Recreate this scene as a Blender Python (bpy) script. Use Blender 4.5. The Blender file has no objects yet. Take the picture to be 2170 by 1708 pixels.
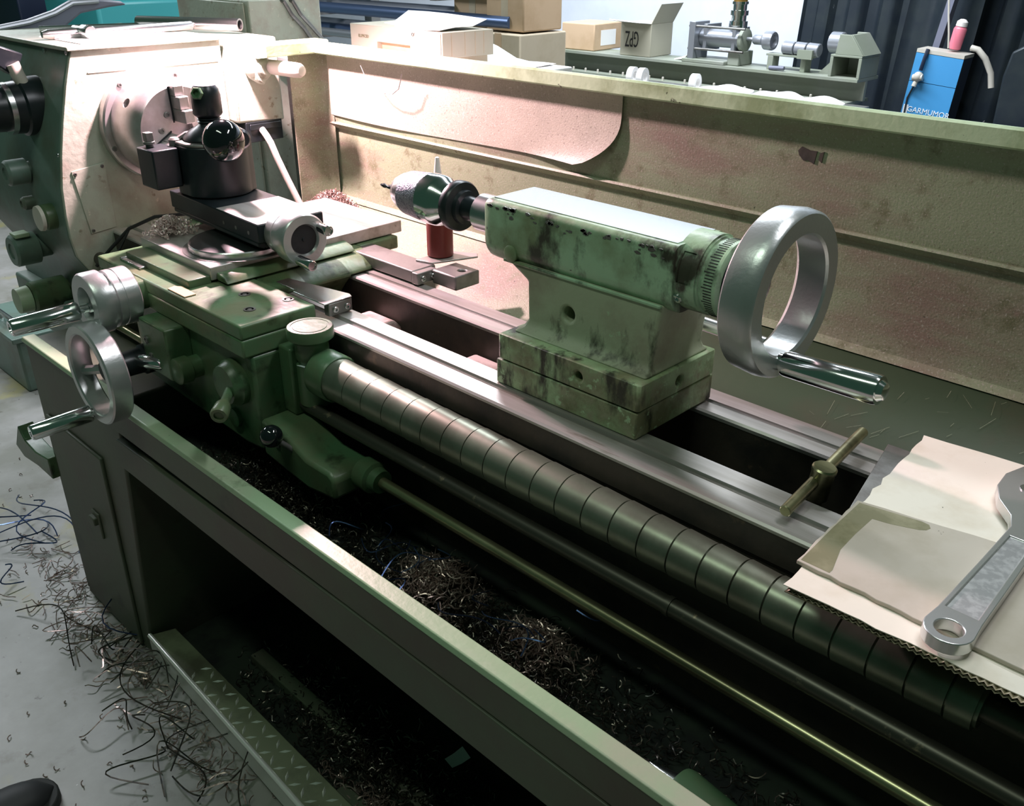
import bpy, bmesh, math, random
from mathutils import Vector, Matrix, Euler

random.seed(7)
sc = bpy.context.scene
COL = sc.collection

# ------------------------------------------------------------------ camera
# world: X along the lathe bed, Y away from the operator, Z up; slideway tops at z = 0, floor at z = -0.95
cam_d = bpy.data.cameras.new('camera')
cam = bpy.data.objects.new('camera', cam_d)
COL.objects.link(cam)
cam.matrix_world = (Matrix.Translation((0, 0, 0.62)) @ Matrix.Rotation(0.77338, 4, 'Z')
                    @ Matrix.Rotation(1.10125, 4, 'X') @ Matrix.Rotation(0.00301, 4, 'Z'))
cam_d.sensor_fit = 'HORIZONTAL'
cam_d.sensor_width = 36.0
cam_d.lens = 36.0 * 1937.6 / 2170.0
cam_d.clip_start = 0.02
sc.camera = cam

# ------------------------------------------------------------------ light and exposure
sc.view_settings.view_transform = 'Standard'
sc.view_settings.look = 'None'
sc.view_settings.gamma = 1.0
sc.view_settings.use_curve_mapping = False
sc.view_settings.exposure = 0.0
FLOOR = -0.95

world = bpy.data.worlds.new('workshop_air')
sc.world = world
world.use_nodes = True
wb = world.node_tree.nodes['Background']
wb.inputs[0].default_value = (0.30, 0.74, 0.50, 1)
wb.inputs[1].default_value = 0.065


def area(name, loc, target, size, sy, power, color):
    d = bpy.data.lights.new(name, 'AREA')
    d.shape = 'RECTANGLE'
    d.size = size
    d.size_y = sy
    d.energy = power
    d.color = color
    o = bpy.data.objects.new(name, d)
    COL.objects.link(o)
    o.location = loc
    o.rotation_euler = (Vector(target) - Vector(loc)).to_track_quat('-Z', 'Y').to_euler()
    return o


# ceiling tubes over the aisle behind the machine, tubes above the machine's tail end, the machine lamp
area('ceiling_tube_light', (-2.9, 3.1, 2.4), (-2.7, 4.2, 0), 3.2, 0.3, 225, (0.88, 0.93, 1.0))
area('ceiling_tube_light_tail', (-0.25, 1.45, 2.2), (-0.4, 1.2, 0), 1.0, 0.16, 22, (0.97, 0.97, 1.0))
area('ceiling_tube_light_aisle', (-5.0, 0.9, 1.7), (-3.9, 0.75, -1), 1.4, 0.25, 70, (0.90, 0.94, 1.0))
area('ceiling_tube_light_front', (-1.0, -0.35, 2.5), (-1.1, 0.3, -0.9), 1.3, 0.2, 16, (0.84, 1.0, 0.82))
lampd = bpy.data.lights.new('machine_lamp_light', 'SPOT')
lampd.energy = 128
lampd.color = (1.0, 0.63, 0.70)
lampd.spot_size = math.radians(165)
lampd.spot_blend = 0.5
lampd.shadow_soft_size = 0.022
lampo = bpy.data.objects.new('machine_lamp_light', lampd)
COL.objects.link(lampo)
lampo.location = (-2.03, 1.12, 0.66)
lampo.rotation_euler = (Vector((-1.80, 1.06, 0.0)) - lampo.location).to_track_quat('-Z', 'Y').to_euler()

# ------------------------------------------------------------------ materials
MATS = {}


def mat(name, col, rough=0.5, metal=0.0, mixes=(), bump=None, spec=0.5, coat=0.0, emit=None, trans=0.0):
    """mixes: list of (colour, noise scale, lo, hi, stretch) laid over the base; bump: (strength, scale)"""
    m = bpy.data.materials.new(name)
    m.use_nodes = True
    nt = m.node_tree
    b = nt.nodes['Principled BSDF']
    b.inputs['Roughness'].default_value = rough
    b.inputs['Metallic'].default_value = metal
    b.inputs['Specular IOR Level'].default_value = spec
    b.inputs['Coat Weight'].default_value = coat
    if trans:
        b.inputs['Transmission Weight'].default_value = trans
    tc = nt.nodes.new('ShaderNodeTexCoord')
    last = None
    for i, mx in enumerate(mixes):
        c2, scl, lo, hi = mx[:4]
        st = mx[4] if len(mx) > 4 else (1, 1, 1)
        mp = nt.nodes.new('ShaderNodeMapping')
        mp.inputs['Scale'].default_value = st
        mp.inputs['Location'].default_value = (i * 3.1, i * 1.7, 0.4 * i)
        nt.links.new(tc.outputs['Object'], mp.inputs[0])
        nz = nt.nodes.new('ShaderNodeTexNoise')
        nz.inputs['Scale'].default_value = scl
        nz.inputs['Detail'].default_value = 6
        nz.inputs['Roughness'].default_value = 0.62
        nt.links.new(mp.outputs[0], nz.inputs['Vector'])
        mr = nt.nodes.new('ShaderNodeMapRange')
        mr.inputs['From Min'].default_value = lo
        mr.inputs['From Max'].default_value = hi
        nt.links.new(nz.outputs['Fac'], mr.inputs['Value'])
        mixn = nt.nodes.new('ShaderNodeMix')
        mixn.data_type = 'RGBA'
        nt.links.new(mr.outputs[0], mixn.inputs[0])
        if last is None:
            mixn.inputs[6].default_value = (*col, 1)
        else:
            nt.links.new(last, mixn.inputs[6])
        mixn.inputs[7].default_value = (*c2, 1)
        last = mixn.outputs[2]
    if last is None:
        b.inputs['Base Color'].default_value = (*col, 1)
    else:
        nt.links.new(last, b.inputs['Base Color'])
    if bump:
        nz = nt.nodes.new('ShaderNodeTexNoise')
        nz.inputs['Scale'].default_value = bump[1]
        nz.inputs['Detail'].default_value = 4
        nt.links.new(tc.outputs['Object'], nz.inputs['Vector'])
        bp = nt.nodes.new('ShaderNodeBump')
        bp.inputs['Strength'].default_value = bump[0]
        bp.inputs['Distance'].default_value = 0.004
        nt.links.new(nz.outputs['Fac'], bp.inputs['Height'])
        nt.links.new(bp.outputs[0], b.inputs['Normal'])
    if emit:
        b.inputs['Emission Color'].default_value = (*emit[0], 1)
        b.inputs['Emission Strength'].default_value = emit[1]
    MATS[name] = m
    return m


GREEN = (0.30, 0.44, 0.27)
DIRT = (0.055, 0.06, 0.035)
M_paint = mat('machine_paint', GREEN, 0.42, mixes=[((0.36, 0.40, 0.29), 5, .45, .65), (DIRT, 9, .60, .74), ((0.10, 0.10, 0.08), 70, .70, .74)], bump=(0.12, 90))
M_saddle_shade = mat('saddle_shade_paint', (0.10, 0.19, 0.095), 0.36, mixes=[((0.14, 0.16, 0.085), 9, .42, .62), ((0.04, 0.06, 0.03), 15, .56, .68)], bump=(0.15, 60))  # machine green, darkened for the shade over the saddle
M_tail = mat('tailstock_paint', (0.40, 0.60, 0.40), 0.38, mixes=[((0.22, 0.27, 0.15), 7, .42, .62), ((0.045, 0.045, 0.03), 13, .51, .62, (1, 1, .6)), ((0.06, 0.06, 0.05), 55, .69, .71)], bump=(0.15, 60))
M_tailbase = mat('tailstock_base_paint', (0.40, 0.54, 0.31), 0.5, mixes=[((0.22, 0.22, 0.12), 9, .42, .60), ((0.32, 0.31, 0.20), 30, .52, .64), ((0.04, 0.04, 0.025), 18, .55, .64, (1, 1, .35)), ((0.46, 0.62, 0.38), 42, .61, .66)], bump=(0.35, 70))
M_tailped = mat('tailstock_pedestal_paint', (0.40, 0.45, 0.31), 0.45, mixes=[((0.32, 0.31, 0.22), 8, .42, .60), ((0.06, 0.06, 0.04), 15, .57, .66, (1, 1, .4)), ((0.42, 0.58, 0.38), 34, .64, .69)], bump=(0.2, 70))
M_head = mat('headstock_paint', (0.40, 0.44, 0.36), 0.45, mixes=[((0.35, 0.33, 0.27), 12, .45, .65), ((0.20, 0.17, 0.11), 34, .62, .72), ((0.55, 0.55, 0.45), 60, .64, .70)], bump=(0.25, 70))
M_head_shade = mat('head_shade_paint', (0.13, 0.20, 0.17), 0.4, mixes=[((0.11, 0.13, 0.10), 6, .45, .65)], bump=(0.1, 60))  # headstock paint with the shade of its unlit front in the colour
M_shade_green = mat('shade_green_paint', (0.065, 0.145, 0.07), 0.36, mixes=[((0.085, 0.115, 0.06), 8, .42, .62), ((0.025, 0.035, 0.02), 14, .56, .68)], bump=(0.15, 60))  # deeper copy of the machine green, shade put into the colour
M_stand_shade = mat('stand_shade_paint', (0.085, 0.105, 0.068), 0.5, mixes=[((0.085, 0.075, 0.058), 3, .42, .62), ((0.05, 0.06, 0.04), 9, .60, .72)], bump=(0.08, 60))  # machine green darkened for oil and for the shaded stand front
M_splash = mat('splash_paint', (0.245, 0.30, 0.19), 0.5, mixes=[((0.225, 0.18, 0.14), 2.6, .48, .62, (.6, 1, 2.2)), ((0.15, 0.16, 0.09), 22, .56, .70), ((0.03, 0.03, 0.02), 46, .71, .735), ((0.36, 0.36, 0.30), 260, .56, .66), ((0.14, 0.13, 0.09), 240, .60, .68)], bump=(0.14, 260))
M_rim = mat('splash_rim_paint', (0.48, 0.63, 0.41), 0.4, mixes=[((0.30, 0.40, 0.22), 8, .5, .65), ((0.06, 0.08, 0.04), 48, .67, .70)], bump=(0.15, 90))
M_liner = mat('liner_sheet', (0.38, 0.36, 0.29), 0.55, mixes=[((0.46, 0.43, 0.35), 5, .45, .65), ((0.24, 0.21, 0.17), 230, .58, .66), ((0.55, 0.53, 0.47), 250, .58, .66)], bump=(0.15, 320))
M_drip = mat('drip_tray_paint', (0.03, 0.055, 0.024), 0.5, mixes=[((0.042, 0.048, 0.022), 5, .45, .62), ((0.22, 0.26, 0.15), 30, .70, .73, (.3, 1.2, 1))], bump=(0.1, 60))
M_steel = mat('ground_steel', (0.52, 0.50, 0.49), 0.36, 0.5, mixes=[((0.34, 0.32, 0.29), 20, .45, .65, (.08, 1, 1)), ((0.20, 0.17, 0.13), 40, .64, .74, (.1, 1, 1))])
M_steeld = mat('dull_steel', (0.26, 0.26, 0.25), 0.45, 0.7, mixes=[((0.13, 0.12, 0.11), 9, .45, .65)], bump=(0.1, 80))
M_wrench = mat('satin_chrome', (0.66, 0.67, 0.67), 0.24, 0.75)
M_inset = mat('grained_inset', (0.30, 0.31, 0.31), 0.5, 0.5, mixes=[((0.42, 0.43, 0.43), 90, .45, .6)])
M_chrome = mat('polished_steel', (0.80, 0.82, 0.82), 0.13, 1.0)
M_bright = mat('turned_steel', (0.66, 0.68, 0.68), 0.26, 1.0)
M_alu = mat('cast_aluminium', (0.52, 0.54, 0.54), 0.32, 0.7, bump=(0.06, 160))
M_chuckst = mat('chuck_steel', (0.60, 0.58, 0.58), 0.36, 0.75, mixes=[((0.45, 0.42, 0.40), 14, .45, .65)])
M_violet = mat('knurled_steel', (0.42, 0.40, 0.47), 0.4, 0.8, mixes=[((0.25, 0.24, 0.30), 220, .5, .56)], bump=(0.5, 400))
M_black = mat('black_oxide', (0.012, 0.018, 0.022), 0.34, 0.2, mixes=[((0.022, 0.028, 0.03), 14, .5, .65)])
M_ball = mat('black_phenolic', (0.006, 0.008, 0.010), 0.08, 0.0, coat=0.6)
M_bedcast = mat('bed_casting', (0.065, 0.055, 0.045), 0.5, 0.2, mixes=[((0.03, 0.03, 0.028), 7, .45, .62), ((0.12, 0.09, 0.06), 26, .64, .72)], bump=(0.2, 60))
M_rib = mat('rib_casting', (0.5, 0.40, 0.38), 0.6, mixes=[((0.22, 0.17, 0.14), 16, .45, .65)])
M_spring = mat('spring_steel_strip', (0.23, 0.26, 0.20), 0.36, 0.75, mixes=[((0.15, 0.16, 0.12), 8, .45, .65)])
M_brassrod = mat('oiled_rod_steel', (0.42, 0.40, 0.24), 0.3, 0.85, mixes=[((0.16, 0.15, 0.09), 12, .5, .65, (.2, 1, 1))])
M_darkrod = mat('oiled_dark_rod', (0.09, 0.085, 0.07), 0.4, 0.7, mixes=[((0.30, 0.24, 0.17), 46, .62, .70)])
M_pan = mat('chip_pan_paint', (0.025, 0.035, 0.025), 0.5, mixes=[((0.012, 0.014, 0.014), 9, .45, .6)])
M_cardw = mat('white_cardboard', (0.86, 0.80, 0.70), 0.8, mixes=[((0.74, 0.66, 0.54), 9, .5, .72), ((0.16, 0.14, 0.11), 55, .72, .74)], bump=(0.12, 30))
M_cardg = mat('grey_cardboard', (0.54, 0.49, 0.42), 0.8, mixes=[((0.46, 0.41, 0.33), 8, .45, .65), ((0.09, 0.08, 0.06), 50, .73, .75)], bump=(0.12, 30))
M_stain = mat('oil_stain', (0.20, 0.19, 0.10), 0.6, mixes=[((0.30, 0.28, 0.17), 22, .45, .65)])
M_flute = mat('cardboard_flute', (0.20, 0.17, 0.11), 0.85, mixes=[((0.10, 0.085, 0.05), 40, .45, .6)])
M_cardt = mat('tan_cardboard', (0.55, 0.47, 0.35), 0.8, mixes=[((0.48, 0.40, 0.28), 6, .45, .65)])
M_cardi = mat('orange_tan_cardboard', (0.60, 0.43, 0.28), 0.8, mixes=[((0.52, 0.36, 0.22), 6, .45, .65)])
M_cream = mat('cream_card', (0.44, 0.42, 0.33), 0.75)
M_paper = mat('white_paper', (0.90, 0.89, 0.88), 0.7)
M_red = mat('brown_red_plastic', (0.14, 0.022, 0.018), 0.35)
M_nozzle = mat('white_plastic', (0.85, 0.80, 0.78), 0.4)
M_floor = mat('concrete_floor', (0.36, 0.35, 0.34), 0.45, mixes=[((0.22, 0.22, 0.19), 2.2, .40, .60), ((0.36, 0.33, 0.14), 3.1, .55, .68), ((0.16, 0.15, 0.12), 7, .58, .72), ((0.08, 0.07, 0.05), 26, .66, .72), ((0.75, 0.75, 0.75), 60, .72, .735)], bump=(0.08, 30))
M_wall = mat('painted_wall', (0.66, 0.71, 0.80), 0.7, mixes=[((0.58, 0.63, 0.70), 1.6, .45, .65)])
M_corr = mat('black_corrugated_sheet', (0.018, 0.026, 0.036), 0.34, 0.2, mixes=[((0.03, 0.04, 0.045), 5, .45, .65), ((0.30, 0.33, 0.35), 26, .74, .76, (1, 1, .3))])
M_blue = mat('blue_enamel', (0.06, 0.30, 0.62), 0.35)
M_bluedark = mat('dark_blue_enamel', (0.012, 0.02, 0.045), 0.4)
M_pink = mat('pink_plastic', (0.75, 0.20, 0.27), 0.35)
M_brass = mat('brass', (0.62, 0.36, 0.10), 0.28, 0.9)
M_benchg = mat('bench_green_paint', (0.24, 0.27, 0.21), 0.5, mixes=[((0.28, 0.30, 0.26), 3, .45, .65)])
M_rubber = mat('black_rubber', (0.018, 0.02, 0.022), 0.6)
M_pipe = mat('blue_grey_pipe', (0.09, 0.14, 0.26), 0.35, 0.5)
M_pipel = mat('pale_pipe', (0.34, 0.36, 0.40), 0.35, 0.6)
M_grey = mat('grey_lilac_sheet', (0.16, 0.17, 0.23), 0.45)
M_chip = mat('steel_swarf', (0.60, 0.46, 0.42), 0.34, 0.7, mixes=[((0.26, 0.18, 0.16), 60, .45, .6)])
M_chipd = mat('dark_swarf', (0.13, 0.11, 0.09), 0.35, 0.8, mixes=[((0.05, 0.05, 0.05), 60, .45, .6)])
M_chipl = mat('pale_swarf', (0.80, 0.66, 0.64), 0.4, 0.5)
M_chipb = mat('blued_swarf', (0.06, 0.10, 0.22), 0.3, 0.8)
M_yellow = mat('yellow_label', (0.80, 0.76, 0.35), 0.6)
M_teal = mat('teal_paint', (0.03, 0.24, 0.25), 0.45)
M_hose = mat('white_hose', (0.66, 0.58, 0.55), 0.5)
M_ink = mat('black_ink', (0.02, 0.02, 0.02), 0.7)
M_white = mat('white_ink', (0.80, 0.86, 0.92), 0.6)
M_hilite = mat('painted_highlight', (0.88, 0.87, 0.82), 0.22, 0.35)  # near-white base paints the light streak on treadle edge and studs
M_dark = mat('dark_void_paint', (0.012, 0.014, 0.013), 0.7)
M_tread = mat('checker_plate', (0.24, 0.27, 0.17), 0.42, 0.25, mixes=[((0.12, 0.12, 0.08), 6, .45, .65)])
M_lever = mat('pale_stub_paint', (0.55, 0.52, 0.46), 0.4)


# ------------------------------------------------------------------ mesh helpers
def basis(axis):
    a = Vector(axis).normalized()
    h = Vector((0, 0, 1)) if abs(a.z) < 0.9 else Vector((1, 0, 0))
    u = a.cross(h).normalized()
    return a, u, a.cross(u).normalized()


class MB:
    def __init__(s):
        s.v, s.f, s.xf = [], [], None

    def add(s, vs, fs):
        o = len(s.v)
        s.v += [s.xf @ Vector(p) if s.xf else Vector(p) for p in vs]
        s.f += [[i + o for i in f] for f in fs]
        return s

    def box(s, x0, x1, y0, y1, z0, z1):
        v = [(x, y, z) for z in (z0, z1) for y in (y0, y1) for x in (x0, x1)]
        return s.add(v, [(0, 2, 3, 1), (4, 5, 7, 6), (0, 1, 5, 4), (2, 6, 7, 3), (0, 4, 6, 2), (1, 3, 7, 5)])

    def hexa(s, b, t):
        """four bottom and four top corners, both counter-clockwise from above"""
        return s.add(list(b) + list(t), [(3, 2, 1, 0), (4, 5, 6, 7)] + [(i, (i + 1) % 4, 4 + (i + 1) % 4, 4 + i) for i in range(4)])

    def prism(s, poly, axis, a0, a1):
        def p3(p, a):
            return {'X': (a, p[0], p[1]), 'Y': (p[0], a, p[1]), 'Z': (p[0], p[1], a)}[axis]
        n = len(poly)
        v = [p3(p, a0) for p in poly] + [p3(p, a1) for p in poly]
        f = [list(range(n))[::-1], list(range(n, 2 * n))] + [(i, (i + 1) % n, n + (i + 1) % n, n + i) for i in range(n)]
        return s.add(v, f)

    def rev(s, p0, axis, prof, n=32, loop=False):
        a, u, w = basis(axis)
        p0 = Vector(p0)
        vs, rings = [], []
        for t, r in prof:
            c = p0 + a * t
            if r < 1e-6:
                rings.append([len(vs)])
                vs.append(c)
            else:
                rings.append(list(range(len(vs), len(vs) + n)))
                vs += [c + (u * math.cos(2 * math.pi * k / n) + w * math.sin(2 * math.pi * k / n)) * r for k in range(n)]
        fs = []
        pairs = list(zip(rings, rings[1:])) + ([(rings[-1], rings[0])] if loop else [])
        for A, B in pairs:
            for k in range(n):
                k2 = (k + 1) % n
                if len(A) == 1 and len(B) == 1:
                    continue
                if len(A) == 1:
                    fs.append((A[0], B[k2], B[k]))
                elif len(B) == 1:
                    fs.append((A[k], A[k2], B[0]))
                else:
                    fs.append((A[k], A[k2], B[k2], B[k]))
        if not loop:
            if len(rings[0]) > 1:
                fs.append(rings[0][::-1])
            if len(rings[-1]) > 1:
                fs.append(list(rings[-1]))
        return s.add(vs, fs)

    def cyl(s, p0, p1, r, r1=None, n=24, ch=0.0):
        p0, p1 = Vector(p0), Vector(p1)
        L = (p1 - p0).length
        r1 = r if r1 is None else r1
        pr = [(0, r), (L, r1)] if not ch else [(0, r - ch), (ch, r), (L - ch, r1), (L, r1 - ch)]
        return s.rev(p0, p1 - p0, pr, n)

    def sph(s, c, r, n=24, sq=1.0):
        k = n // 2
        return s.rev(Vector(c) - Vector((0, 0, r * sq)), (0, 0, 1),
                     [(r * sq * (1 - math.cos(math.pi * i / k)), r * math.sin(math.pi * i / k) if 0 < i < k else 0) for i in range(k + 1)], n)

    def tube(s, path, r, n=8, rs=None):
        path = [Vector(p) for p in path]
        vs, fs = [], []
        m = len(path)
        up = None
        for i, p in enumerate(path):
            d = path[min(i + 1, m - 1)] - path[max(i - 1, 0)]
            d = d.normalized() if d.length > 1e-9 else Vector((1, 0, 0))
            if up is None:
                _, u, w = basis(d)
            else:
                u = (up - d * up.dot(d))
                u = u.normalized() if u.length > 1e-6 else basis(d)[1]
                w = d.cross(u)
            up = u
            rr = rs[i] if rs else r
            vs += [p + (u * math.cos(2 * math.pi * k / n) + w * math.sin(2 * math.pi * k / n)) * rr for k in range(n)]
        for i in range(m - 1):
            for k in range(n):
                k2 = (k + 1) % n
                fs.append((i * n + k, i * n + k2, (i + 1) * n + k2, (i + 1) * n + k))
        fs.append(list(range(n))[::-1])
        fs.append(list(range((m - 1) * n, m * n)))
        return s.add(vs, fs)

    def sheet(s, grid, thick, nrm=(0, 1, 0)):
        """grid of rows of points made into a solid sheet"""
        R, C = len(grid), len(grid[0])
        nv = Vector(nrm) * thick
        top = [Vector(p) for row in grid for p in row]
        vs = top + [p + nv for p in top]
        N = R * C
        fs = []
        for i in range(R - 1):
            for j in range(C - 1):
                q = (i * C + j, i * C + j + 1, (i + 1) * C + j + 1, (i + 1) * C + j)
                fs.append(q)
                fs.append(tuple(N + k for k in q[::-1]))
        edge = [(0, j) for j in range(C)] + [(i, C - 1) for i in range(1, R)] + [(R - 1, j) for j in range(C - 2, -1, -1)] + [(i, 0) for i in range(R - 2, 0, -1)]
        ids = [i * C + j for i, j in edge]
        for a, b in zip(ids, ids[1:] + ids[:1]):
            fs.append((b, a, a + N, b + N))
        return s.add(vs, fs)

    def mesh(s, name, off, smooth=True, fix=True):
        me = bpy.data.meshes.new(name)
        me.from_pydata([tuple(p - off) for p in s.v], [], s.f)
        if fix:
            bm = bmesh.new()
            bm.from_mesh(me)
            bmesh.ops.recalc_face_normals(bm, faces=bm.faces)
            bm.to_mesh(me)
            bm.free()
        if smooth:
            me.polygons.foreach_set('use_smooth', [True] * len(me.polygons))
            me.set_sharp_from_angle(angle=math.radians(38))
        me.update()
        return me


def T(name, label, cat, loc, group=None, kind=None):
    o = bpy.data.objects.new(name, None)
    o.empty_display_size = 0.05
    o.location = loc
    COL.objects.link(o)
    o['label'] = label
    o['category'] = cat
    if group:
        o['group'] = group
    if kind:
        o['kind'] = kind
    return o


def P(name, mb, material, root, parent=None, bevel=0.0, seg=2, label=None, kind=None, smooth=True, fix=True):
    me = mb.mesh(name, Vector(root.location), smooth, fix)
    me.materials.append(material)
    o = bpy.data.objects.new(name, me)
    COL.objects.link(o)
    o.parent = parent or root
    if bevel:
        m = o.modifiers.new('bevel', 'BEVEL')
        m.width = bevel
        m.segments = seg
        m.limit_method = 'ANGLE'
        m.angle_limit = math.radians(35)
    if label:
        o['label'] = label
    if kind:
        o['kind'] = kind
    return o


def O(name, mb, material, label=None, cat=None, group=None, kind=None, bevel=0.0, seg=2, smooth=True, fix=True):
    """one-mesh top-level object with its origin at the middle of its base"""
    xs = [p.x for p in mb.v]; ys = [p.y for p in mb.v]; zs = [p.z for p in mb.v]
    off = Vector(((min(xs) + max(xs)) / 2, (min(ys) + max(ys)) / 2, min(zs)))
    me = mb.mesh(name, off, smooth, fix)
    me.materials.append(material)
    o = bpy.data.objects.new(name, me)
    o.location = off
    COL.objects.link(o)
    if bevel:
        m = o.modifiers.new('bevel', 'BEVEL')
        m.width = bevel
        m.segments = seg
        m.limit_method = 'ANGLE'
        m.angle_limit = math.radians(35)
    for k, v in (('label', label), ('category', cat), ('group', group), ('kind', kind)):
        if v:
            o[k] = v
    return o


def cut(o, mb, root=None):
    """drill holes: boolean difference with the shapes in mb (same frame as o's world position)"""
    off = Vector(root.location) if root else Vector(o.location)
    me = mb.mesh('cutter', off)
    c = bpy.data.objects.new('cutter', me)
    COL.objects.link(c)
    c.location = o.location if root is None else root.location
    bpy.context.view_layer.update()
    bm_ = o.modifiers.new('holes', 'BOOLEAN')
    bm_.operation = 'DIFFERENCE'
    bm_.solver = 'EXACT'
    bm_.object = c
    # holes first, bevel afterwards
    bev = o.modifiers.get('bevel')
    if bev:
        o.modifiers.move(len(o.modifiers) - 1, 0)
    keep = None
    if bev:
        keep = (bev.width, bev.segments)
        o.modifiers.remove(bev)
    bpy.context.view_layer.update()
    dg = bpy.context.evaluated_depsgraph_get()
    new = bpy.data.meshes.new_from_object(o.evaluated_get(dg))
    o.modifiers.clear()
    o.data = new
    new.set_sharp_from_angle(angle=math.radians(38))
    bpy.data.objects.remove(c)
    if keep:
        m = o.modifiers.new('bevel', 'BEVEL')
        m.width, m.segments = keep
        m.limit_method = 'ANGLE'
        m.angle_limit = math.radians(35)


def screw(root, p, axis, r, material=None, parent=None, h=0.004, name='screw'):
    m = MB()
    m.rev(p, axis, [(0, r), (h * .8, r), (h, r * .85), (h, r * .5), (h * .35, r * .5), (h * .35, 0)], 14)
    return P(name, m, material or M_bright, root, parent)


def text_mb(body, size, depth, mtx):
    cu = bpy.data.curves.new('t', 'FONT')
    cu.body = body
    cu.size = size
    cu.extrude = depth
    cu.align_x = 'CENTER'
    cu.align_y = 'CENTER'
    cu.resolution_u = 3
    o = bpy.data.objects.new('t', cu)
    COL.objects.link(o)
    bpy.context.view_layer.update()
    dg = bpy.context.evaluated_depsgraph_get()
    me = bpy.data.meshes.new_from_object(o.evaluated_get(dg))
    m = MB()
    m.xf = mtx
    m.add([v.co.copy() for v in me.vertices], [list(p.vertices) for p in me.polygons])
    bpy.data.objects.remove(o)
    bpy.data.curves.remove(cu)
    bpy.data.meshes.remove(me)
    return m


def curl(m, c, L, R, turns, r, n=9, up=0.5, rnd=random):
    """one curled chip: a three-sided helical sliver"""
    ax = Vector((rnd.gauss(0, 1), rnd.gauss(0, 1), rnd.gauss(0, up)))
    a, u, w = basis(ax)
    ph = rnd.random() * 6.28
    pts = []
    for i in range(n):
        t = i / (n - 1)
        an = ph + t * turns * 6.283
        pts.append(Vector(c) + a * (L * (t - .5)) + (u * math.cos(an) + w * math.sin(an)) * R)
    m.tube(pts, r, 3)


def strand(m, p0, p1, sag, r, n=14, zmin=None):
    p0, p1 = Vector(p0), Vector(p1)
    d = p1 - p0
    side = Vector((-d.y, d.x, 0)).normalized() if abs(d.x) + abs(d.y) > 1e-6 else Vector((1, 0, 0))
    k = sag * random.uniform(-1, 1)
    k2 = sag * random.uniform(-.6, .6)
    hz = abs(sag) * random.uniform(0, .45)
    pts = []
    for i in range(n):
        t = i / (n - 1)
        p = p0 + d * t + side * (k * math.sin(math.pi * t) + k2 * math.sin(2 * math.pi * t)) + Vector((0, 0, hz * math.sin(math.pi * t)))
        if zmin is not None:
            p.z = max(p.z, zmin)
        pts.append(p)
    m.tube(pts, r, 3)


# ================================================================== the setting
fl = MB(); fl.box(-9, 3.0, -1.6, 6.2, FLOOR - 0.05, FLOOR)
O('floor', fl, M_floor, kind='structure')
wl = MB(); wl.box(-9, 3.0, 5.0, 5.15, FLOOR, 2.6)
O('wall_back', wl, M_wall, kind='structure')

# ================================================================== lathe stand with chip pan
st = T('lathe_stand', 'dark green lathe stand and chip pan under the bed', 'machine stand', (-1.0, 0.95, FLOOR))
m = MB(); m.prism([(-2.21, -0.2225), (-1.735, -0.2225), (-1.735, -0.30), (-1.835, -0.95), (-2.21, -0.95)], 'Y', 0.618, 1.25)
P('cabinet', m, M_stand_shade, st, bevel=0.006)
m = MB(); m.prism([(-2.17, -0.405), (-1.865, -0.405), (-1.875, -0.94), (-2.17, -0.94)], 'Y', 0.610, 0.6185)
cd = P('door', m, M_stand_shade, st, bevel=0.003)
m = MB(); m.box(-1.985, -1.955, 0.594, 0.611, -0.62, -0.60); m.box(-1.99, -1.95, 0.604, 0.611, -0.66, -0.59)
P('latch', m, M_stand_shade, st, cd, bevel=0.003)
m = MB(); m.prism([(0.05, -0.235), (0.5, -0.235), (0.5, -0.95), (0.12, -0.95)], 'Y', 0.625, 1.25)
P('cabinet', m, M_stand_shade, st, bevel=0.006)
# pan: rim flange, floor and back
m = MB(); m.prism([(0.608, -0.222), (0.612, -0.212), (0.640, -0.212), (0.640, -0.222)], 'X', -2.20, 0.5)
P('pan_rim', m, M_paint, st, bevel=0.002)
m = MB()
m.box(-2.20, 0.5, 0.625, 1.42, -0.365, -0.335)
m.box(-2.20, 0.5, 0.625, 0.640, -0.365, -0.222)
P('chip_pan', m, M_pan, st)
m = MB(); m.box(-1.735, 0.5, 0.610, 0.625, -0.282, -0.222)
P('front_panel', m, M_stand_shade, st, bevel=0.002)
m = MB(); m.prism([(-1.735, -0.302), (-0.95, -0.2835), (0.5, -0.2835), (0.5, -0.357), (-1.735, -0.368)], 'Y', 0.607, 0.622)
P('cover_panel', m, M_stand_shade, st, bevel=0.002)
m = MB(); m.box(-1.83, 0.12, 1.22, 1.235, -0.95, -0.36)
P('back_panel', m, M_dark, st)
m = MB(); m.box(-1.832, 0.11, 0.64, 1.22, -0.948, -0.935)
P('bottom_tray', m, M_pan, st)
m = MB(); m.box(-1.62, 0.05, 0.765, 0.80, -0.935, -0.91); 
P('tray_bar', m, M_stand_shade, st, bevel=0.003)
m = MB(); m.box(-1.15, 0.0, 0.675, 0.70, -0.935, -0.905)
P('tray_bar', m, M_stand_shade, st, bevel=0.003)
m = MB(); m.prism([(-0.045, -0.335), (-0.045, -0.03), (0.2, -0.03), (0.2, -0.335)], 'Y', 0.70, 0.857)
P('rod_end_bracket', m, M_shade_green, st, bevel=0.01)
m = MB(); m.prism([(-2.39, -.516), (-2.361, -.547), (-2.295, -.556), (-2.205, -.540), (-2.205, -.60), (-2.30, -.60), (-2.40, -.614), (-2.45, -.595)], 'Y', 0.60, 0.64)
P('side_pedal', m, M_shade_green, st, bevel=0.003)

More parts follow.
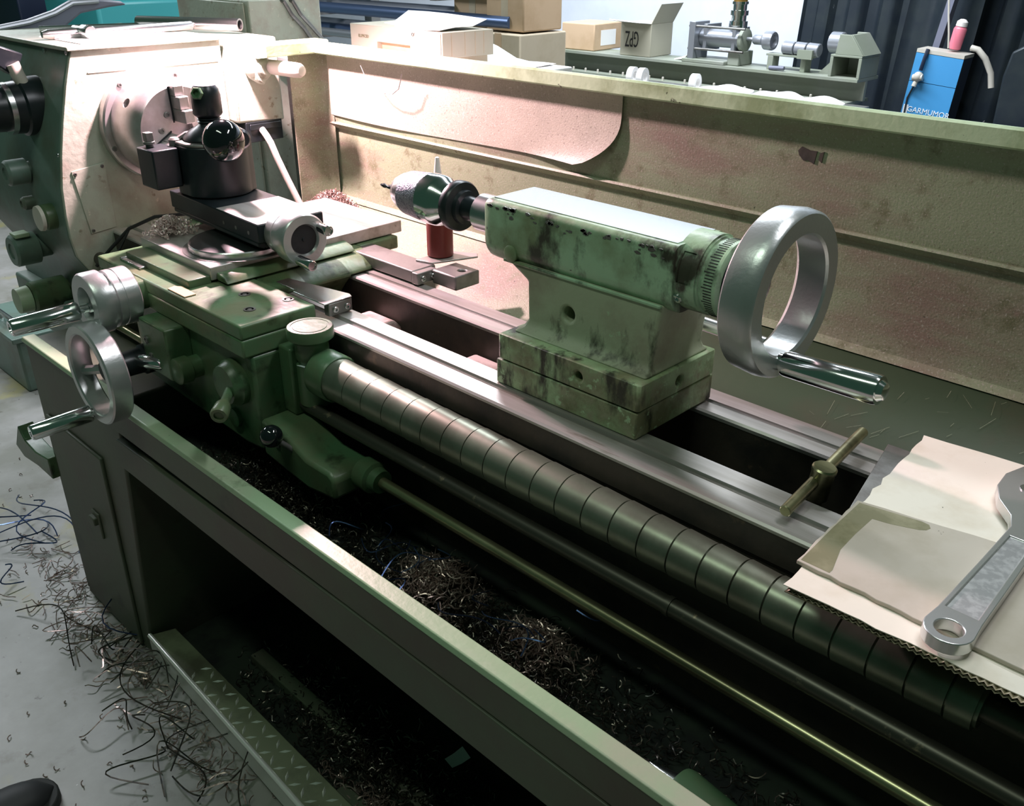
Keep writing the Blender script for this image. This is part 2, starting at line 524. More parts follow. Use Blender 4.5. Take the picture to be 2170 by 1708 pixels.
ct = T('coolant_tank', 'dark green coolant tank on the floor left of the stand', 'tank', (-3.7, 1.2, FLOOR))
m = MB(); m.box(-3.95, -3.55, .965, 1.5, FLOOR, -.74)
P('tank_body', m, M_head_shade, ct, bevel=0.01)
m = MB(); m.box(-3.97, -3.53, .945, 1.52, -.74, -.72)
P('lid', m, M_head_shade, ct, bevel=0.004)
m = MB(); m.tube([(-3.80, 1.0, -.72), (-3.80, 1.0, -.69), (-3.66, 1.0, -.69), (-3.66, 1.0, -.72)], .010, 8)
P('handle', m, M_bright, ct)

# brake treadle of checker plate
tr = T('brake_treadle', 'checker-plate foot treadle along the bottom of the stand', 'foot pedal', (-1.2, 0.63, -0.95))
m = MB(); m.hexa([(-1.82, 0.618, -0.888), (-0.3, 0.566, -0.888), (-0.3, 0.655, -0.888), (-1.80, 0.672, -0.888)],
                 [(-1.82, 0.618, -0.880), (-0.3, 0.566, -0.880), (-0.3, 0.655, -0.880), (-1.80, 0.672, -0.880)])
tp_ = P('tread_plate', m, M_tread, tr, bevel=0.0015)
m = MB(); m.hexa([(-1.82, 0.613, -0.94), (-0.3, 0.561, -0.94), (-0.3, 0.566, -0.94), (-1.82, 0.618, -0.94)],
                 [(-1.82, 0.613, -0.879), (-0.3, 0.561, -0.879), (-0.3, 0.566, -0.879), (-1.82, 0.618, -0.879)])
m.cyl((-1.82, .6155, -.8795), (-.3, .5635, -.8795), .006, n=16)
P('edge_strip', m, M_hilite, tr, bevel=0.0015, label='front edge whitened as a light streak')
m = MB()
k = 0
for i in range(46):
    for j in range(2):
        x = -1.62 + i * 0.028
        y = 0.622 + 0.032 * j - (x + 1.62) * 0.020
        a = 0.9 if (i + j) % 2 else -0.75
        dx, dy = math.cos(a) * 0.0135, math.sin(a) * 0.0135
        nx, ny = -math.sin(a) * 0.0034, math.cos(a) * 0.0034
        z = -0.880
        m.add([(x - dx, y - dy, z), (x + nx, y + ny, z), (x + dx, y + dy, z), (x - nx, y - ny, z), (x, y, z + 0.0038)],
              [(0, 1, 4), (1, 2, 4), (2, 3, 4), (3, 0, 4)])
P('tread_pattern', m, M_hilite, tr, tp_, kind='stuff', smooth=False)
for x in (-1.72, -.70):
    m = MB(); m.box(x, x + .02, 0.62, 0.66, -0.95, -0.888)
    P('hinge_arm', m, M_stand_shade, tr)

# ================================================================== lathe bed
bed = T('lathe_bed', 'long steel lathe bed with two ground slideways', 'lathe bed', (-1.0, 0.99, -0.335))
XL, XR = -2.2, 0.3
m = MB(); m.prism([(.857, -.007), (.857, -.003), (.860, 0), (.893, 0), (.8945, -.004), (.8975, -.004), (.900, .004), (.934, .004), (.937, .001), (.937, -.007)], 'X', XL, XR)
P('front_rail', m, M_steel, bed)
m = MB(); m.prism([(1.055, -.007), (1.055, -.002), (1.058, .001), (1.083, .001), (1.085, -.003), (1.088, -.003), (1.090, .003), (1.122, .003), (1.126, -.001), (1.126, -.007)], 'X', XL, XR)
P('back_rail', m, M_steel, bed)
m = MB(); m.prism([(.876, -.335), (.876, -.055), (.858, -.048), (.858, -.007), (.936, -.007), (.936, -.10), (.905, -.13), (.905, -.335)], 'X', XL, XR)
P('front_wall', m, M_bedcast, bed)
m = MB(); m.prism([(1.056, -.007), (1.125, -.007), (1.125, -.05), (1.118, -.055), (1.118, -.335), (1.09, -.335), (1.09, -.13), (1.056, -.10)], 'X', XL, XR)
P('back_wall', m, M_bedcast, bed)
for x in (-1.68, -1.38, -1.07, -0.12):
    m = MB(); m.prism([(.93, -.30), (.93, -.07), (.95, -.05), (1.04, -.05), (1.06, -.07), (1.06, -.30)], 'X', x - .04, x + .04)
    P('cross_rib', m, M_rib, bed, bevel=0.006)
m = MB(); m.box(-1.9, 0.2, .862, .876, -.066, -.052)
for i in range(230):
    x = -1.3 + i * 0.0065
    m.prism([(x, -.066), (x + .0045, -.066), (x + .0034, -.074), (x + .0011, -.074)], 'Y', .863, .876)
P('gear_rack', m, M_bedcast, bed, smooth=False)

# lead screw under its spiral strip cover, two plain rods
ls = T('lead_screw', 'lead screw wrapped in a telescoping spiral steel cover', 'lead screw', (-0.6, 0.815, -0.1))
m = MB(); m.cyl((-2.2, .815, -.062), (0.2, .815, -.062), .016)
P('screw_shaft', m, M_darkrod, ls)
edges = [-1.215, -1.155, -1.105, -1.052, -1.004, -0.957, -0.911, -0.866, -0.820, -0.774, -0.728, -0.682, -0.636, -0.590, -0.545, -0.500, -0.456, -0.412, -0.369, -0.327, -0.285, -0.244, -0.203, -0.163, -0.135]
n_ = len(edges) - 1
for i in range(n_):
    r = 0.0375 - 0.0090 * i / n_
    m = MB(); m.rev((edges[i] - .004, .815, -.062), (1, 0, 0), [(.004, r - .005), (.004, r + .0008), (edges[i + 1] - edges[i] + .0012, r - .0006), (edges[i + 1] - edges[i] + .0012, r - .005), (edges[i + 1] - edges[i] + .005, r - .005)], 32)
    P('cover_coil', m, M_spring, ls)
m = MB(); m.rev((-1.262, .815, -.062), (1, 0, 0), [(0, .034), (.004, .043), (.045, .043), (.049, .040), (.049, .03)], 32)
P('cover_collar', m, M_shade_green, ls)
fr = MB(); fr.cyl((-2.2, .785, -.195), (0.0, .785, -.195), .0095)
O('feed_rod', fr, M_brassrod, 'lower thin rod below the spiral screw cover, brassy sheen', 'rod')
fr = MB(); fr.cyl((-2.2, .795, -.132), (0.0, .795, -.132), .012); fr.cyl((-.50, .795, -.132), (-.492, .795, -.132), .0135)
O('control_rod', fr, M_darkrod, 'rusty dark rod running between spiral cover and lower rod', 'rod')

# ================================================================== splash guard behind the bed
sg = T('splash_guard', 'tall green-brown sheet-metal splash guard behind the bed', 'splash guard', (-0.9, 1.43, -0.33))
m = MB(); m.prism([(1.385, .368), (1.388, .365), (1.428, .362), (1.445, .362), (1.445, .384), (1.440, .387), (1.389, .3945), (1.385, .391)], 'X', -2.072, 0.5)
rim = P('rim', m, M_rim, sg, bevel=0.0)
m = MB(); m.prism([(-2.042, .368), (-2.045, .365), (-2.085, .360), (-2.105, .360), (-2.105, .392), (-2.101, .395), (-2.046, .395), (-2.042, .391)], 'Y', 1.25, 1.43)
P('side_rim', m, M_rim, sg)
m = MB()
g = []
for z in (.362, .30, .24, .205, .195):
    g.append([(x, 1.430 + (0.0 if z > .2 else .002), z) for x in (-2.08, -1.5, -1.0, -.5, 0.5)])
m.sheet(g, 0.006)
P('upper_panel', m, M_splash, sg)
m = MB()
g = []
for z, y in ((.196, 1.426), (.192, 1.423), (.184, 1.428), (.178, 1.438), (.12, 1.438), (.03, 1.438), (.008, 1.432), (-.002, 1.418)):
    g.append([(x, y, z) for x in (-2.08, -1.5, -1.0, -.5, 0.5)])
m.sheet(g, 0.006)
P('lower_panel', m, M_splash, sg)
m = MB()
g = []
for z in (.362, .2, .1, 0.0, -.1):
    row = [(-2.085, y, z) for y in (1.337, 1.355, 1.38)] + [(-2.081, 1.40, z), (-2.072, 1.415, z), (-2.060, 1.424, z), (-2.04, 1.428, z)]
    g.append(row)
m.sheet(g, 0.004, (-1, 0, 0))
P('side_panel', m, M_splash, sg)
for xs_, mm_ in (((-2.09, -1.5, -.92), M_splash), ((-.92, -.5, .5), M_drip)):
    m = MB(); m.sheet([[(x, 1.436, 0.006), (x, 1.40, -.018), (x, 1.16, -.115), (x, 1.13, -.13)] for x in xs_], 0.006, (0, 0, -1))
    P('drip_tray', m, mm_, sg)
m = MB()
m.prism([(-.736, .310), (-.730, .317), (-.715, .313), (-.702, .313), (-.705, .292), (-.716, .297), (-.724, .295), (-.733, .303)], 'Y', 1.4285, 1.4305)
P('paint_chip', m, M_bedcast, sg, label='bare dark patch')
m = MB()
m.prism([(-.697, .311), (-.690, .314), (-.692, .296), (-.698, .300)], 'Y', 1.4285, 1.4305)
P('paint_chip', m, M_bedcast, sg)
random.seed(31)
m = MB()
for i in range(40):
    x, y = random.uniform(-.58, -.25), random.uniform(1.20, 1.42)
    z = .0075 - .018 * 0 - (1.436 - y) * .43
    a = random.gauss(1.1, .5); L = random.uniform(.004, .03)
    dx, dy = L * math.cos(a), L * math.sin(a)
    z2 = .0075 - (1.436 - y - dy) * .43
    if y + dy > 1.425: continue
    w = .00028
    m.add([(x - w, y, z - .004), (x + w, y, z - .004), (x + dx + w, y + dy, z2 - .004), (x + dx - w, y + dy, z2 - .004)], [(0, 1, 2, 3)])
P('scratches', m, M_splash, sg, kind='stuff', smooth=False)
# loose liner sheet hanging from the rim, its lower right corner curled away
m = MB()
g = []
NX, NZ = 40, 14
for j in range(NZ + 1):
    v = j / NZ
    row = []
    for i in range(NX + 1):
        u = i / NX
        z = 0.360 - v * 0.146
        xr = -1.103 - 0.002 * v - 0.10 * max(0.0, (v - .30) / .70) ** 2.4
        x = -2.05 + (xr + 2.05) * u
        c = max(0.0, u - .80) / .20 * max(0.0, v - .25) / .75
        y = 1.4255 - 0.020 * c ** 1.6 - 0.0015 * math.sin(u * 9) * v
        row.append((x, y, z - (0.004 * math.sin(u * 5) if j == NZ else 0)))
    g.append(row)
m.sheet(g, 0.0012)
O('liner_sheet', m, M_liner, 'loose speckled liner sheet with a curled rounded corner on the splash guard', 'sheet')
wr = MB()
wr.tube([(-1.86, 1.388, .352), (-1.845, 1.388, .33), (-1.82, 1.39, .31), (-1.785, 1.392, .297), (-1.75, 1.392, .298), (-1.725, 1.391, .312), (-1.714, 1.39, .335), (-1.708, 1.388, .346)], .0011, 6)
O('wire_loop', wr, M_steeld, 'thin bent wire hanging in a loop below the splash guard rim', 'wire')

# ================================================================== headstock
hs = T('headstock', 'large headstock casing with worn beige-green end face and control knobs', 'headstock', (-2.4, 1.0, -0.21))
prof = [(.842, .400), (.817, .332), (.794, .255), (.776, .185), (.762, .114), (.757, .05), (.757, 0), (.763, -.047), (.806, -.122), (.806, -.212), (1.20, -.212), (1.20, .400)]
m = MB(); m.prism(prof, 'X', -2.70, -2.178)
P('casing', m, M_head_shade, hs, bevel=0.004)
m = MB(); m.prism([(y + .001, z) for y, z in prof], 'X', -2.178, -2.168)
ef = P('end_face', m, M_head, hs, bevel=0.002)
m = MB(); m.box(-2.70, -2.160, .832, 1.205, .400, .409)
P('top_cover', m, M_head, hs, bevel=0.002)
# raised cover plate low on the end face, seams
m = MB(); m.prism([(.790, .148), (.868, .158), (.868, .006), (.806, .000)], 'X', -2.168, -2.1655)
cp = P('cover_plate', m, M_head, hs, ef, bevel=0.001)
for y, z in ((.797, .141), (.861, .150), (.812, .008)):
    screw(hs, (-2.1655, y, z), (1, 0, 0), .004, M_steeld, cp, .002)
m = MB(); m.box(-2.168, -2.1663, .87, 1.19, .352, .3545)
P('weld_seam', m, M_head, hs, ef)
for z in (.395, .185, -.005, -.028):
    yy = .767 if z < .1 else (.779 if z < .3 else .843)
    screw(hs, (-2.185, yy - .001, z), (0, -1, 0), .005, M_bright, None, .004)
for x in (-2.30,):
    screw(hs, (x, .838, .392), (0, -1, 0), .005, M_bright, None, .004)
m = MB(); m.prism([(.875, -.212), (.86, -.12), (.90, -.045), (.97, -.01), (1.10, -.01), (1.18, -.06), (1.18, -.212)], 'X', -2.168, -2.10)
P('bed_shoulder', m, M_shade_green, hs, bevel=0.012)
# rear housing and its lever with a rounded grip
m = MB(); m.prism([(1.212, .402), (1.340, .402), (1.340, .200), (1.205, .206)], 'X', -2.60, -2.135)
rh = P('rear_housing', m, M_head, hs, bevel=0.006)
m = MB(); m.box(-2.134, -2.131, 1.235, 1.325, .185, .20)
m.box(-2.20, -2.135, 1.225, 1.33, .155, .205)
P('terminal_box', m, M_black, hs, rh, bevel=0.003)
lv = MB(); lv.rev((-2.135, 1.272, .335), (1, 0, 0), [(0, .034), (.02, .034), (.045, .020), (.05, .018)], 24)
lv.prism([(1.240, .36), (1.275, .36), (1.285, .325), (1.268, .296), (1.252, .306)], 'X', -2.125, -2.095)
gl = P('lever_hub', lv, M_head, hs, bevel=0.004)
m = MB(); m.rev((-2.11, 1.285, .338), (1, .18, -.02), [(0, .017), (.10, .018), (.118, .017), (.127, .012), (.131, 0)], 24)
P('lever_grip', m, M_lever, hs, gl, label='smooth pinkish rounded grip')
# front controls
m = MB()
m.rev((-2.335, .80, .272), (0, -1, 0), [(-.03, .066), (.03, .064), (.034, .058), (.060, .056), (.062, .050), (.10, .048), (.104, .040), (.135, .038), (.14, .03)], 36)
hub = P('spindle_lever_hub', m, M_black, hs)
m = MB(); m.rev((-2.335, .745, .272), (0, -1, 0), [(0, .0575), (.012, .0575), (.012, .05), (0, .05)], 36, loop=True)
P('hub_ring', m, M_bright, hs, hub)
m = MB(); m.xf = Matrix.Translation((-2.315, .775, .34)) @ Matrix.Rotation(0.3, 4, 'X')
m.cyl((0, 0, -.03), (0, 0, .03), .013, .016)
P('lever_stub', m, M_lever, hs, hub)
m = MB(); m.xf = Matrix.Translation((-2.325, .755, .383)) @ Matrix.Rotation(-0.55, 4, 'X') @ Matrix.Rotation(.3, 4, 'Z')
m.hexa([(-.016, -.045, -.022), (.016, -.045, -.022), (.02, .03, -.03), (-.02, .03, -.03)], [(-.012, -.04, .015), (.012, -.04, .015), (.018, .03, .025), (-.018, .03, .025)])
P('lever_handle', m, M_black, hs, hub, bevel=0.004)
KN = [(-2.36, .125, .030, .06, M_head_shade), (-2.36, .050, .016, .04, M_head_shade), (-2.245, .038, .030, .04, M_shade_green), (-2.42, -.075, .040, .07, M_head_shade), (-2.40, -.195, .040, .10, M_shade_green)]
for x, z, r, L, mm in KN:
    y0 = .770 if z > -.12 else .810
    m = MB(); m.rev((x, y0, z), (0, -1, 0), [(-.02, r * .7), (.01, r * .7), (.012, r), (L - .006, r), (L, r - .005), (L, r * .5), (L - .003, r * .5), (L - .003, 0)], 28)
    kb = P('control_knob', m, mm, hs)
    if r > .035 and z < -.1:
        m = MB(); m.rev((x, y0 - L - .002, z), (0, -1, 0), [(0, r * .85), (.03, r * .8), (.03, r * .6), (.032, 0)], 28)
        P('knob_cap', m, M_paint, hs, kb)
    if abs(r - .030) < 1e-6 and z < .1:
        m = MB(); m.rev((x, y0 - L, z), (0, -1, 0), [(0, r), (.008, r * .96), (.010, 0)], 28)
        P('knob_cap', m, M_lever, hs, kb)
    if r > .038 and z > -.1:
        m = MB(); m.box(x - .008, x + .03, y0 - L * .9, y0 - L * .4, z + r - .004, z + r + .006)
        P('pointer', m, M_paint, hs, kb, bevel=0.002)
m = MB(); m.box(-2.70, -2.22, .775, 1.2, -.335, -.212)
P('gearbox', m, M_head_shade, hs, bevel=0.006)

ec = T('gear_end_cover', 'pale grey-lilac curved end cover at the far left of the lathe', 'machine cover', (-2.715, .95, .0))
outl = [(.77, .0), (.77, .25), (.80, .37), (.83, .405), (.88, .418), (.96, .429), (1.03, .448), (1.08, .470), (1.15, .472), (1.215, .464), (1.23, .454), (1.18, .450), (1.10, .438), (1.04, .40), (1.02, .33), (1.02, .0)]
m = MB(); m.prism(outl, 'X', -2.728, -2.7005)
P('cover_shell', m, M_grey, ec, bevel=0.008)
m = MB(); m.tube([(-2.699, y, z - .006) for y, z in outl[4:9]], .006, 8)
P('edge_bead', m, M_pipel, ec)

# ================================================================== chuck
ch = T('lathe_chuck', 'round steel lathe chuck on the headstock spindle', 'chuck', (-2.1, 1.0, .1))
m = MB(); m.rev((-2.168, 1.0, .23), (1, 0, 0), [(0, .128), (.022, .128), (.026, .124), (.026, .118)], 64)
P('back_plate', m, M_chuckst, ch)
m = MB(); m.rev((-2.143, 1.0, .23), (1, 0, 0), [(0, .108), (.002, .112), (.055, .112), (.085, .108), (.110, .101), (.116, .096), (.116, .03), (.100, .028), (.100, 0)], 64)
cb = P('chuck_body', m, M_chuckst, ch)
m2 = MB()
a = math.radians(145)
m2.cyl((-2.085, 1 + .09 * math.cos(a), .23 + .09 * math.sin(a)), (-2.085, 1 + .13 * math.cos(a), .23 + .13 * math.sin(a)), .011)
cut(cb, m2, ch)
for an in (92, 212, 332):
    a = math.radians(an)
    R_ = Matrix.Translation((-2.03, 1.0, .23)) @ Matrix.Rotation(a, 4, 'X')
    m = MB(); m.xf = R_
    for (r0, r1, x1) in ((.022, .050, .055), (.050, .078, .040), (.078, .100, .024)):
        m.box(0, x1, r0, r1, -.012, .012)
    jw = P('jaw', m, M_chuckst, ch, bevel=0.002)
    m = MB(); m.xf = R_
    m.box(.002, .004, .02, .098, .0125, .016); m.box(.002, .004, .02, .098, -.016, -.0125)
    P('jaw_slot', m, M_black, ch, jw)
for an in (100, 145, 262, 305, 20):
    a = math.radians(an)
    screw(ch, (-2.027, 1 + .048 * math.cos(a + .5), .23 + .048 * math.sin(a + .5)), (1, 0, 0), .007, M_steeld, cb, .003)
for an in (128, 60, 200):
    a = math.radians(an)
    screw(ch, (-2.1425, 1 + .12 * math.cos(a), .23 + .12 * math.sin(a)), (1, 0, 0), .006, M_steeld, None, .003)

# ================================================================== carriage
ca = T('lathe_carriage', 'green lathe carriage with apron, handwheels and cross slide', 'carriage', (-1.6, .95, -.2))
m = MB(); m.box(-1.90, -1.338, .708, .862, .0045, .031)
m.box(-1.90, -1.338, .708, .8565, -.03, .0045)
sad = P('saddle', m, M_saddle_shade, ca, bevel=0.004)
m = MB(); m.prism([(-1.88, .034), (-1.56, .034), (-1.515, .026), (-1.49, .012), (-1.485, .005), (-1.51, -.02), (-1.53, -.045), (-1.88, -.045)], 'Y', .940, 1.052)
m.prism([(-1.88, .034), (-1.56, .034), (-1.515, .026), (-1.49, .012), (-1.485, .005), (-1.88, .005)], 'Y', .862, 1.13)
m.prism([(-1.84, .005), (-1.56, .005), (-1.56, .034), (-1.84, .034)], 'Y', 1.13, 1.235)
P('bridge', m, M_saddle_shade, ca, bevel=0.005)
m = MB(); m.box(-1.88, -1.356, 1.104, 1.166, .0055, .031); m.box(-1.88, -1.356, 1.129, 1.166, -.03, .0055)
rw = P('rear_wing', m, M_steeld, ca, bevel=0.003)
# way wipers with two screws each
for (yy, s_) in ((.905, 1), (1.128, 1)):
    m = MB(); m.box(-1.356 if yy > 1 else -1.338, -1.338 if yy > 1 else -1.322, yy - .026, yy + .026, .006, .030)
    w = P('way_wiper', m, M_steeld, ca, bevel=0.002)
    xw = -1.338 if yy > 1 else -1.322
    for dy in (-.013, .013):
        screw(ca, (xw, yy + dy, .018), (1, 0, 0), .006, M_bright, w, .005)
m = MB(); m.prism([(-1.49, .877), (-1.42, .877), (-1.42, .869), (-1.322, .869), (-1.322, .931), (-1.335, .936), (-1.49, .905)], 'Z', .031, .0335)
P('wiper_plate', m, M_bright, ca, bevel=0.0008)
m = MB(); m.box(-1.338, -1.268, 1.140, 1.205, .002, .031); 
cb_ = P('stop_block', m, M_steeld, ca, bevel=0.003)
m2 = MB(); m2.cyl((-1.29, 1.178, .0), (-1.29, 1.178, .05), .008)
cut(cb_, m2, ca)
m = MB(); m.prism([(-1.40, 1.150), (-1.36, 1.160), (-1.325, 1.255), (-1.34, 1.268), (-1.40, 1.235)], 'Z', .031, .035)
P('flat_plate', m, M_steel, ca, bevel=0.001)
# saddle oil holes, cap screws and worn patches
for x, y in ((-1.40, .765), (-1.395, .842), (-1.475, .80)):
    m = MB(); m.rev((x, y, .031), (0, 0, 1), [(0, .011), (.0012, .011), (.0012, .0075), (-.0005, .0075), (-.0005, .005), (.0008, .004), (.0008, 0)], 24)
    P('cap_screw', m, M_steeld, ca, sad)
# apron
m = MB(); m.prism([(-1.80, -.03), (-1.338, -.03), (-1.338, -.215), (-1.40, -.222), (-1.78, -.205), (-1.80, -.19)], 'Y', .722, .852)
ap = P('apron', m, M_shade_green, ca, bevel=0.006)
m = MB(); m.box(-1.665, -1.560, .672, .724, -.135, -.030)
bl = P('feed_gearbox', m, M_shade_green, ca, bevel=0.004)
screw(ca, (-1.64, .672, -.07), (0, -1, 0), .008, M_steeld, bl); screw(ca, (-1.63, .672, -.10), (0, -1, 0), .006, M_steeld, bl)
# feed selector knob with a bright stub lever
m = MB(); m.rev((-1.545, .722, -.110), (0, -1, 0), [(0, .022), (.02, .022), (.022, .026), (.045, .026), (.048, .022), (.048, 0)], 28)
kn = P('selector_knob', m, M_shade_green, ca)
m = MB(); m.rev((-1.565, .690, -.108), (-.95, -.28, -.10), [(0, .004), (.035, .0055), (.036, .011), (.042, .013), (.105, .0145), (.109, .012), (.109, 0)], 24)
P('selector_lever', m, M_chrome, ca, kn)
# clutch hub with lever
m = MB(); m.rev((-1.400, .722, -.095), (0, -1, 0), [(0, .044), (.012, .044), (.015, .040), (.028, .036), (.03, 0)], 32)
hb = P('clutch_hub', m, M_shade_green, ca)
m = MB(); m.rev((-1.392, .705, -.098), (.62, -.62, -.12), [(0, .0085), (.05, .0085), (.062, .014), (.088, .016), (.092, .014), (.092, .009), (.088, .009), (.088, 0)], 24)
P('clutch_lever', m, M_saddle_shade, ca, hb)
m = MB(); m.rev((-1.42, .722, -.175), (0, -1, 0), [(0, .018), (.008, .018), (.01, .012), (.01, 0)], 24)
P('plug', m, M_shade_green, ca, ap)
# right-hand rod bracket, ball lever
m = MB(); m.prism([(-1.338, -.150), (-1.275, -.150), (-1.20, -.178), (-1.135, -.178), (-1.12, -.188), (-1.12, -.226), (-1.20, -.238), (-1.338, -.222)], 'Y', .722, .805)
rb = P('rod_bracket', m, M_shade_green, ca, bevel=0.007)
m = MB(); m.rev((-1.12, .785, -.195), (1, 0, 0), [(0, .028), (.03, .028), (.034, .022), (.05, .020), (.05, .0095)], 28)
P('rod_collar', m, M_shade_green, ca, rb)
screw(ca, (-1.285, .722, -.180), (0, -1, 0), .008, M_steeld, rb)
m = MB(); m.tube([(-1.24, .735, -.19), (-1.245, .715, -.165), (-1.253, .70, -.150)], .005, 10)
bl_ = P('ball_lever', m, M_steeld, ca, rb)
m = MB(); m.sph((-1.256, .695, -.143), .020, 28)
P('ball_knob', m, M_ball, ca)
# thread dial column beside the bed
m = MB(); m.rev((-1.284, .811, -.125), (0, 0, 1), [(0, .030), (.075, .030), (.078, .026), (.082, .026), (.088, .030), (.118, .030), (.122, .036), (.126, .041), (.142, .041), (.145, .039), (.145, .034), (.1442, .034), (.1442, .030), (.1450, .0298), (.1450, 0)], 40)
P('thread_dial', m, M_shade_green, ca)
m = MB(); m.prism([(-1.288, .7795), (-1.270, .7835), (-1.277, .7905)], 'Z', -.0475, -.0465)
P('index_mark', m, M_white, ca)
m = MB(); m.box(-1.338, -1.30, .775, .852, -.15, -.02)
P('dial_mount', m, M_shade_green, ca, bevel=0.004)
m = MB(); m.box(-1.29, -1.235, .795, .835, -.10, -.03)
P('nut_housing', m, M_shade_green, ca, bevel=0.004)
# cross slide
m = MB(); m.box(-1.858, -1.572, .788, 1.256, .036, .062)
cs = P('cross_slide', m, M_steel, ca, bevel=0.002)
m = MB(); m.prism([(-1.572, .034), (-1.572, .050), (-1.545, .044), (-1.535, .034)], 'Y', .80, 1.10)
P('gib_strip', m, M_saddle_shade, ca, bevel=0.002)
m = MB(); m.box(-1.835, -1.575, .742, .79, .030, .046)
P('slide_cover', m, M_shade_green, ca, bevel=0.002)
m = MB(); m.box(-1.83, -1.745, .728, .742, .031, .036); m.box(-1.835, -1.828, .728, .77, .031, .038)
P('cover_clip', m, M_bright, ca, bevel=0.001)
m = MB(); m.prism([(-1.60, .712), (-1.535, .712), (-1.535, .735), (-1.59, .738), (-1.605, .728)], 'Z', .031, .0335)
P('brass_wiper', m, M_cardi, ca, bevel=0.0008)
# cross feed screw housing, dial and crank
m = MB(); m.prism([(-1.745, .028), (-1.69, .028), (-1.682, .015), (-1.682, -.022), (-1.69, -.030), (-1.745, -.030)], 'Y', .675, .790)
P('feed_screw_housing', m, M_saddle_shade, ca, bevel=0.005)
m = MB(); m.rev((-1.715, .690, 0), (0, -1, 0), [(0, .050), (.004, .056), (.030, .056), (.031, .0545), (.033, .0545), (.034, .056), (.046, .056), (.047, .052), (.056, .052), (.057, .060), (.086, .060), (.090, .057), (.090, .034), (.072, .030), (.072, 0)], 48)
cdl = P('cross_feed_dial', m, M_alu, ca)
m = MB(); m.rev((-1.728, .620, -.012), (-.04, -1, -.02), [(0, .010), (.012, .010), (.013, .008), (.030, .008), (.031, .0165), (.036, .0185), (.150, .0165), (.154, .014), (.154, .009), (.150, .008), (.150, 0)], 28)
P('crank_grip', m, M_chrome, ca, cdl)
# apron handwheel
m = MB(); m.rev((-1.68, .605, -.125), (0, -1, 0), [(0, .097), (.003, .100), (.037, .100), (.040, .097), (.040, .083), (.037, .080), (.003, .080), (0, .083)], 56, loop=True)
hw = P('handwheel_rim', m, M_alu, ca)
m = MB(); m.rev((-1.68, .722, -.125), (0, -1, 0), [(0, .030), (.05, .030), (.054, .026), (.095, .024), (.125, .022), (.130, .018), (.130, 0)], 28)
hwh = P('handwheel_hub', m, M_black, ca)
for k in range(3):
    a = math.radians(75 + 120 * k)
    m = MB(); m.tube([(-1.68 + math.cos(a) * t, yy, -.125 + math.sin(a) * t) for t, yy in ((.014, .612), (.045, .598), (.084, .587))], .010, 8)
    P('spoke', m, M_alu, ca, hwh)
m = MB(); m.rev((-1.705, .570, -.213), (-.05, -1, -.03), [(0, .010), (.008, .010), (.009, .0165), (.014, .0175), (.118, .0155), (.122, .013), (.122, .008), (.119, .008), (.119, 0)], 28)
P('wheel_grip', m, M_chrome, ca, hw)
# swivel base and compound slide
m = MB(); m.rev((-1.66, .905, .062), (0, 0, 1), [(0, .098), (.002, .100), (.012, .100), (.014, .098), (.014, .05)], 64)
P('swivel_base', m, M_bright, ca)
m = MB(); m.rev((-1.66, .905, .0622), (0, 0, 1), [(0, .112), (.0008, .112), (.0008, .1005)], 64)
P('swivel_seat', m, M_steeld, ca, cs)
Rc = Matrix.Translation((-1.66, .96, 0)) @ Matrix.Rotation(math.radians(-2.2), 4, 'Z')
m = MB(); m.xf = Rc
m.box(-.26, .118, -.072, .075, .094, .130)
m.box(-.24, .10, -.050, .055, .076, .094)
m.prism([(-.072, .094), (-.072, .086), (-.058, .080), (-.05, .094)], 'X', -.25, .112)
cpd = P('compound_slide', m, M_black, ca, bevel=0.002)
m = MB(); m.xf = Rc
m.box(-.05, .116, -.070, .073, .130, .1312)
P('ground_top', m, M_steel, ca, cpd)
for dx in (-.02, .03, .08):
    m = MB(); m.xf = Rc; m.rev((dx, -.072, .108), (0, -1, 0), [(0, .004), (.0008, .004), (.0008, 0)], 12)
    P('gib_screw', m, M_steeld, ca, cpd)
m = MB(); m.xf = Rc
m.rev((.112, -.018, .108), (1, 0, 0), [(0, .036), (.006, .042), (.032, .044), (.034, .041), (.036, .041), (.038, .046), (.050, .046), (.052, .050), (.082, .050), (.086, .047), (.086, .031), (.079, .028), (.079, .004), (.082, .003), (.082, 0)], 56)
cdd = P('compound_dial', m, M_alu, ca)
m = MB(); m.xf = Rc
m.rev((.1915, -.018, .108), (1, 0, 0), [(0, .0278), (.0006, .0278), (.0006, .004), (.003, .003), (.003, 0)], 40)
P('dial_recess_shade', m, M_black, ca, cdd)  # black disc paints the shade in the unlit dial recess
for (dy, dz, L) in ((.032, .020, .045), (-.020, -.033, .062)):
    m = MB(); m.xf = Rc
    m.rev((.192, -.018 + dy, .108 + dz), (1, -.05, 0), [(0, .006), (.012, .006), (.013, .0095), (L - .003, .0105), (L, .009), (L, .007), (L - .002, .007), (L - .002, 0)], 22)
    P('dial_grip', m, M_chrome, ca, cdd)

